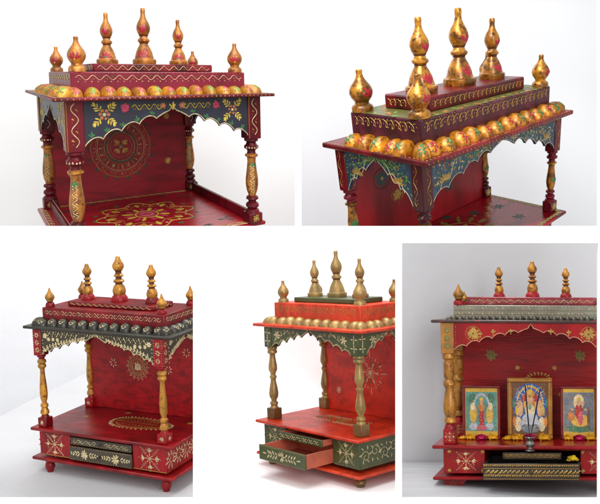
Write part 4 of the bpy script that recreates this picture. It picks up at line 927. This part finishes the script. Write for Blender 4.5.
for key, side in (('c', 'middle gilt framed picture'), ('l', 'left red framed picture'), ('r', 'right red framed picture')):
    x, w, h, y = PX[key]; yy = y-.045; r = .036 if key == 'c' else .03
    blossom('y', x-r*1.9, yy, zf5+.001, r, 'orange marigold at the left foot of the '+side, 1); blossom('y', x+r*2.0, yy, zf5+.001, r*1.05, 'orange marigold at the right foot of the '+side, 2)
    blossom('p', x+.002, yy-.008, zf5+.001, r*.95, 'magenta rose in front of the '+side, 3)
    blossom('y', x-r*3.3 if key != 'r' else x+r*3.3, yy+.006, zf5+.001, r*.7, 'smallest marigold in the row before the '+side, 4)
SM = dict(steel=paint('dull_silver', (150, 144, 138), .28, .85), stick=paint('charcoal_stick', (24, 20, 20), .8), ash=paint('ash_tip', (90, 84, 80), .9))
ux, uy, uz = UR; uh = .075
m = MB(); m.lathe(ux, uy, uz, uh, [(0, .45, 'steel'), (.05, .48, 'steel'), (.1, .4, 'steel'), (.18, .2, 'steel'), (.26, .16, 'steel'), (.32, .3, 'steel'), (.42, .42, 'steel'), (.55, .44, 'steel'), (.66, .36, 'steel'), (.74, .26, 'steel'), (.82, .3, 'steel'), (.9, .46, 'steel'), (.96, .5, 'steel'), (1, .47, 'steel'), (.97, .4, 'steel'), (.9, .2, 'steel')], 26, uh*.72)
in_temple(t5, m, 'incense_holder', SM, (ux, uy, uz), 'little silver urn shaped incense holder standing on the upper drawer', 'incense holder')
def stick(dx, dz, label):
    m = MB(); a = Vector((ux+dx*.04, uy, uz+uh*.9)); b2 = Vector((ux+dx, uy+.01, uz+uh+dz)); n = 8; V = []
    for p, r in ((a, .0016), (a.lerp(b2, .22), .0016), (a.lerp(b2, .24), .0034), (b2, .003)):
        for k in range(n): V.append((p.x+r*math.cos(2*PI*k/n), p.y+r*math.sin(2*PI*k/n), p.z))
    F = [[i*n+k, i*n+(k+1) % n, (i+1)*n+(k+1) % n, (i+1)*n+k] for i in range(3) for k in range(n)]+[[3*n+k for k in range(n)]]
    m.add(V, F, 'stick'); in_temple(t5, m, 'incense_stick', SM, tuple(a), label, 'incense stick', 'incense sticks in the silver holder')
stick(-.02, .27, 'black incense stick standing nearly upright, left of the pair'); stick(.055, .25, 'black incense stick leaning right, right of the pair')
blossom('l', .205, -Db5-.06, zf5-.075, .026, 'lemon yellow blossom lying in the open black and brass drawer', 9)

# ------------------------------------------------------------------ the display round the shrines
FX = 850.0
def ray(u, v, y): return Vector(((u-300)/FX*y, y, -(v-252)/FX*y))+CAM
def plane_hit(tp, u, v):
    n = tp['R']@Vector((0, 0, 1)); p0 = tp['root'].location; d = ray(u, v, 1)-CAM
    return CAM+d*((p0-CAM).dot(n)/d.dot(n))
def plane_z(tp, x, y):
    n = tp['R']@Vector((0, 0, 1)); p0 = tp['root'].location
    return p0.z-(n.x*(x-p0.x)+n.y*(y-p0.y))/n.z
ZB = .003
def plinth(name, tp, pts, mat, label, cat='plinth', gap=.0006):
    m = MB(); n = len(pts); c = Vector((sum(p[0] for p in pts)/n, sum(p[1] for p in pts)/n)); r = .012
    V = []
    for k, (x, y) in enumerate(pts):
        dx, dy = c.x-x, c.y-y; l = math.hypot(dx, dy)
        z = plane_z(tp, x, y)-gap; V += [(x+dx/l*r, y+dy/l*r, plane_z(tp, x+dx/l*r, y+dy/l*r)-gap), (x+dx/l*r*.3, y+dy/l*r*.3, z-.0035), (x, y, z-.012), (x, y, ZB)]
    F = [[4*k for k in range(n)], [4*k+3 for k in range(n)][::-1]]
    for k in range(n):
        for j in range(3): F.append([4*k+j, 4*k+j+1, 4*((k+1) % n)+j+1, 4*((k+1) % n)+j])
    m.add(V, F, 'a'); return thing(m, name, {'a': mat}, label, cat)
white = plaster('white_board', (244, 244, 244), var=.985, bump=.02)
white1 = plaster('white_backdrop_one', (238, 238, 237), var=.97, scale=1.2, bump=.03)
white2 = plaster('grey_white_backdrop', (230, 231, 233), var=.93, scale=1.0, bump=.04)
wall3 = plaster('blue_white_plaster', (236, 237, 240), var=.97, scale=3.2, bump=.25, bscale=14)
cloth3 = plaster('white_cloth', (196, 196, 198), var=.95, scale=3, bump=.3, bscale=140, stretch=(1, 2, 1))
white4 = plaster('pure_white_paper', (250, 250, 250), var=.99, bump=.0)
grey5 = plaster('pale_grey_wall', (198, 198, 200), var=.93, scale=2.4, bump=.12, bscale=20)
table5 = plaster('grey_white_table', (176, 177, 180), rough=.45, var=.88, scale=5, bump=.15, bscale=30, stretch=(1, 5, 1))
# floor of the room
m = MB(); m.add([(-5, -4, 0), (5, -4, 0), (5, 7, 0), (-5, 7, 0)], [[0, 1, 2, 3]], 'a'); struct(m, 'floor', {'a': plaster('pale_floor', (214, 214, 214), var=.93)})
# white display wall with five window openings
def display_wall():
    W = 1.5; T = .014; e = 1.6
    rows = [(-28, 226, [(-28, 295), (301.5, 598)]), (243, 498, [(-28, 193), (249, 395.3), (402, 598)])]
    def X(u, y=W): return (u-300)/FX*y
    def Z(v, y=W): return -(v-252)/FX*y+CAM.z
    m = MB(); x0, x1 = X(-90), X(690); ztop, zbot = Z(-70), ZB
    def fq(a, b, c, d, y, flip):
        q = [(a, y, c), (b, y, c), (b, y, d), (a, y, d)]; m.add(q, [[0, 1, 2, 3] if not flip else [3, 2, 1, 0]], 'a')
    for y, gw, flip in ((W, 0, False), (W+T, e, True)):
        zs = [ztop]
        for (va, vb, ops) in rows:
            za, zb_ = Z(va-gw), Z(vb+gw)
            fq(x0, x1, za, zs[-1], y, flip)
            xs = [x0]
            for (ua, ub) in ops:
                fq(xs[-1], X(ua-gw), zb_, za, y, flip); xs.append(X(ub+gw))
            fq(xs[-1], x1, zb_, za, y, flip); zs.append(zb_)
        fq(x0, x1, zbot, zs[-1], y, flip)
    for (va, vb, ops) in rows:
        for (ua, ub) in ops:
            A = [(X(ua), W, Z(va)), (X(ub), W, Z(va)), (X(ub), W, Z(vb)), (X(ua), W, Z(vb))]
            Bk = [(X(ua-e), W+T, Z(va-e)), (X(ub+e), W+T, Z(va-e)), (X(ub+e), W+T, Z(vb+e)), (X(ua-e), W+T, Z(vb+e))]
            m.add(A+Bk, [[k, (k+1) % 4, 4+(k+1) % 4, 4+k] for k in range(4)], 'a')
    m.add([(x0, W, zbot), (x0, W, ztop), (x0, W+T, ztop), (x0, W+T, zbot), (x1, W, zbot), (x1, W, ztop), (x1, W+T, ztop), (x1, W+T, zbot)], [[0, 1, 2, 3], [7, 6, 5, 4], [1, 5, 6, 2]], 'a')
    thing(m, 'display_wall', {'a': white}, 'thin white display wall with five window openings, one before each shrine', 'display wall')
display_wall()
# backdrops
def board(name, pts, y, z0, z1, mat, label, th=.02):
    """upright board: pts = [(x, y), ...] polyline in plan"""
    m = MB(); V = []
    for (x, yy) in pts: V += [(x, yy, z0), (x, yy, z1), (x, yy+th, z0), (x, yy+th, z1)]
    F = []
    for k in range(len(pts)-1):
        a = 4*k; b = a+4; F += [[a, b, b+1, a+1], [a+2, a+3, b+3, b+2], [a+1, b+1, b+3, a+3], [a, a+2, b+2, b]]
    e = 4*(len(pts)-1); F += [[0, 1, 3, 2], [e, e+2, e+3, e+1]]
    m.add(V, F, 'a'); return thing(m, name, {'a': mat}, label, 'backdrop')
xm = -2/FX*5.3
board('backdrop', [(-3.2, 5.3), (xm-.002, 5.3)], 0, ZB, 4.4, white1, 'tall white backdrop behind the large crimson shrine at top left')
board('backdrop', [(xm+.002, 5.3), (3.2, 5.3)], 0, ZB, 4.4, white2, 'tall grey white backdrop behind the large dark red shrine at top right')
bt = lambda y: ray(300, 235, y).z
y3 = 3.35; board('backdrop', [(ray(-70, 0, y3).x, y3), (ray(222, 0, y3).x, y3)], 0, ZB, bt(y3), wall3, 'blotchy blue white plaster backdrop behind the small red shrine at bottom left')
y5 = 2.31; board('backdrop', [(ray(398.5, 0, y5).x, y5), (ray(690, 0, y5).x, y5)], 0, ZB, bt(y5), grey5, 'pale grey backdrop behind the bright red shrine with pictures')
# shrine 4: curved white paper sweep, floor running up into the back
def sweep(tp, xl, xr, yf, yb, r, zt, mat, label):
    m = MB(); V = []; prof = [(yf, None)]+[(yb-r+r*math.sin(a), r-r*math.cos(a)) for a in [PI/2*k/14 for k in range(15)]]
    n = 12; rows = []
    for (y, dz) in prof: rows.append([(xl(y)+(xr(y)-xl(y))*i/n, y, (dz or 0)) for i in range(n+1)])
    rows.append([(xl(yb)+(xr(yb)-xl(yb))*i/n, yb, None) for i in range(n+1)])
    for rw in rows:
        for (x, y, dz) in rw: V.append((x, y, zt if dz is None else plane_z(tp, x, min(y, yb-r))-.0006+dz))
    F = [[j*(n+1)+i, j*(n+1)+i+1, (j+1)*(n+1)+i+1, (j+1)*(n+1)+i] for j in range(len(rows)-1) for i in range(n)]
    N = len(V); V += [(x, y+(.004 if k >= len(V)-n-1 else 0), z-.004) for k, (x, y, z) in enumerate(V)]; V[N:] = [(x, y+.004*min(1, max(0, (y-(yb-r))/r)), z) for (x, y, z) in V[N:]]
    F += [[N+q for q in f[::-1]] for f in F]
    m.add(V, F, 'a'); return thing(m, 'paper_sweep', {'a': mat}, label, 'backdrop')
sweep(t4, lambda y: ray(224, 0, y).x, lambda y: ray(470, 0, y).x, 2.3125, 3.15, .22, bt(3.15), white4, 'curved pure white paper sweep under the shrine with the open drawer')
# plinths
a = plane_hit(t3, 0, 415); b_ = plane_hit(t3, 40, 395); dr_ = (b_-a).normalized(); k1 = (y3-.012-b_.y)/dr_.y; far = b_+dr_*k1; k0 = (1.68-a.y)/dr_.y; near = a+dr_*k0
print('table3', a, b_, far, near)
rx = lambda u, y: ray(u, 0, y).x
plinth('cloth_table', t3, [(near.x, near.y), (rx(222, 1.68), 1.68), (rx(222, y3-.012), y3-.012), (min(far.x, rx(200, y3-.012)), y3-.012)], cloth3, 'white cloth covered table under the small red shrine', 'table')
plinth('table', t5, [(rx(398.5, 1.64), 1.64), (rx(690, 1.64), 1.64), (rx(690, y5-.006), y5-.006), (rx(398.5, y5-.006), y5-.006)], table5, 'grey white table under the bright red shrine with pictures', 'table')
def under(tp, w, dd, inset=.03):
    g = tp['g']; S = tp['S']; P = []
    for sx, sy in ((-1, -1), (1, -1), (1, 1), (-1, 1)):
        q = tp['root'].location+tp['R']@Vector((sx*w*S, sy*dd*S, 0)); P.append((q.x, q.y))
    return P
plinth('plinth', t1, under(t1, .45, .36), white, 'white plinth under the large crimson shrine at top left')
plinth('plinth', t2, under(t2, .45, .27), white, 'white plinth under the large dark red shrine at top right')
plinth('plinth', t4, [(rx(226, 2.36), 2.36), (rx(455, 2.36), 2.36), (rx(455, 2.9), 2.9), (rx(226, 2.9), 2.9)], white, 'white plinth under the paper sweep', gap=.006)

# ------------------------------------------------------------------ light, camera, world
w = bpy.data.worlds.new('World'); bpy.context.scene.world = w; w.use_nodes = True
bg = w.node_tree.nodes['Background']; bg.inputs[0].default_value = (1, 1, 1, 1); bg.inputs[1].default_value = LW
def lamp(loc, tgt, size, power, col=(1, 1, 1), sy=None):
    l = bpy.data.lights.new('softbox', 'AREA'); l.energy = power; l.color = col; l.shape = 'RECTANGLE'; l.size = size; l.size_y = sy or size
    o = bpy.data.objects.new('softbox', l); C.objects.link(o); o.location = loc; o.rotation_euler = (Vector(tgt)-Vector(loc)).to_track_quat('-Z', 'Y').to_euler(); return o
for q in LAMPS: lamp(*q)
cam = bpy.data.cameras.new('camera'); co = bpy.data.objects.new('camera', cam); C.objects.link(co); co.location = CAM; co.rotation_euler = (PI/2, 0, 0)
cam.sensor_width = 36; cam.lens = 36*FX/600; cam.clip_start = .05; cam.clip_end = 60
sc = bpy.context.scene; sc.camera = co; sc.view_settings.view_transform = 'Standard'; sc.view_settings.look = 'None'; sc.view_settings.exposure = EXPO; sc.view_settings.gamma = 1
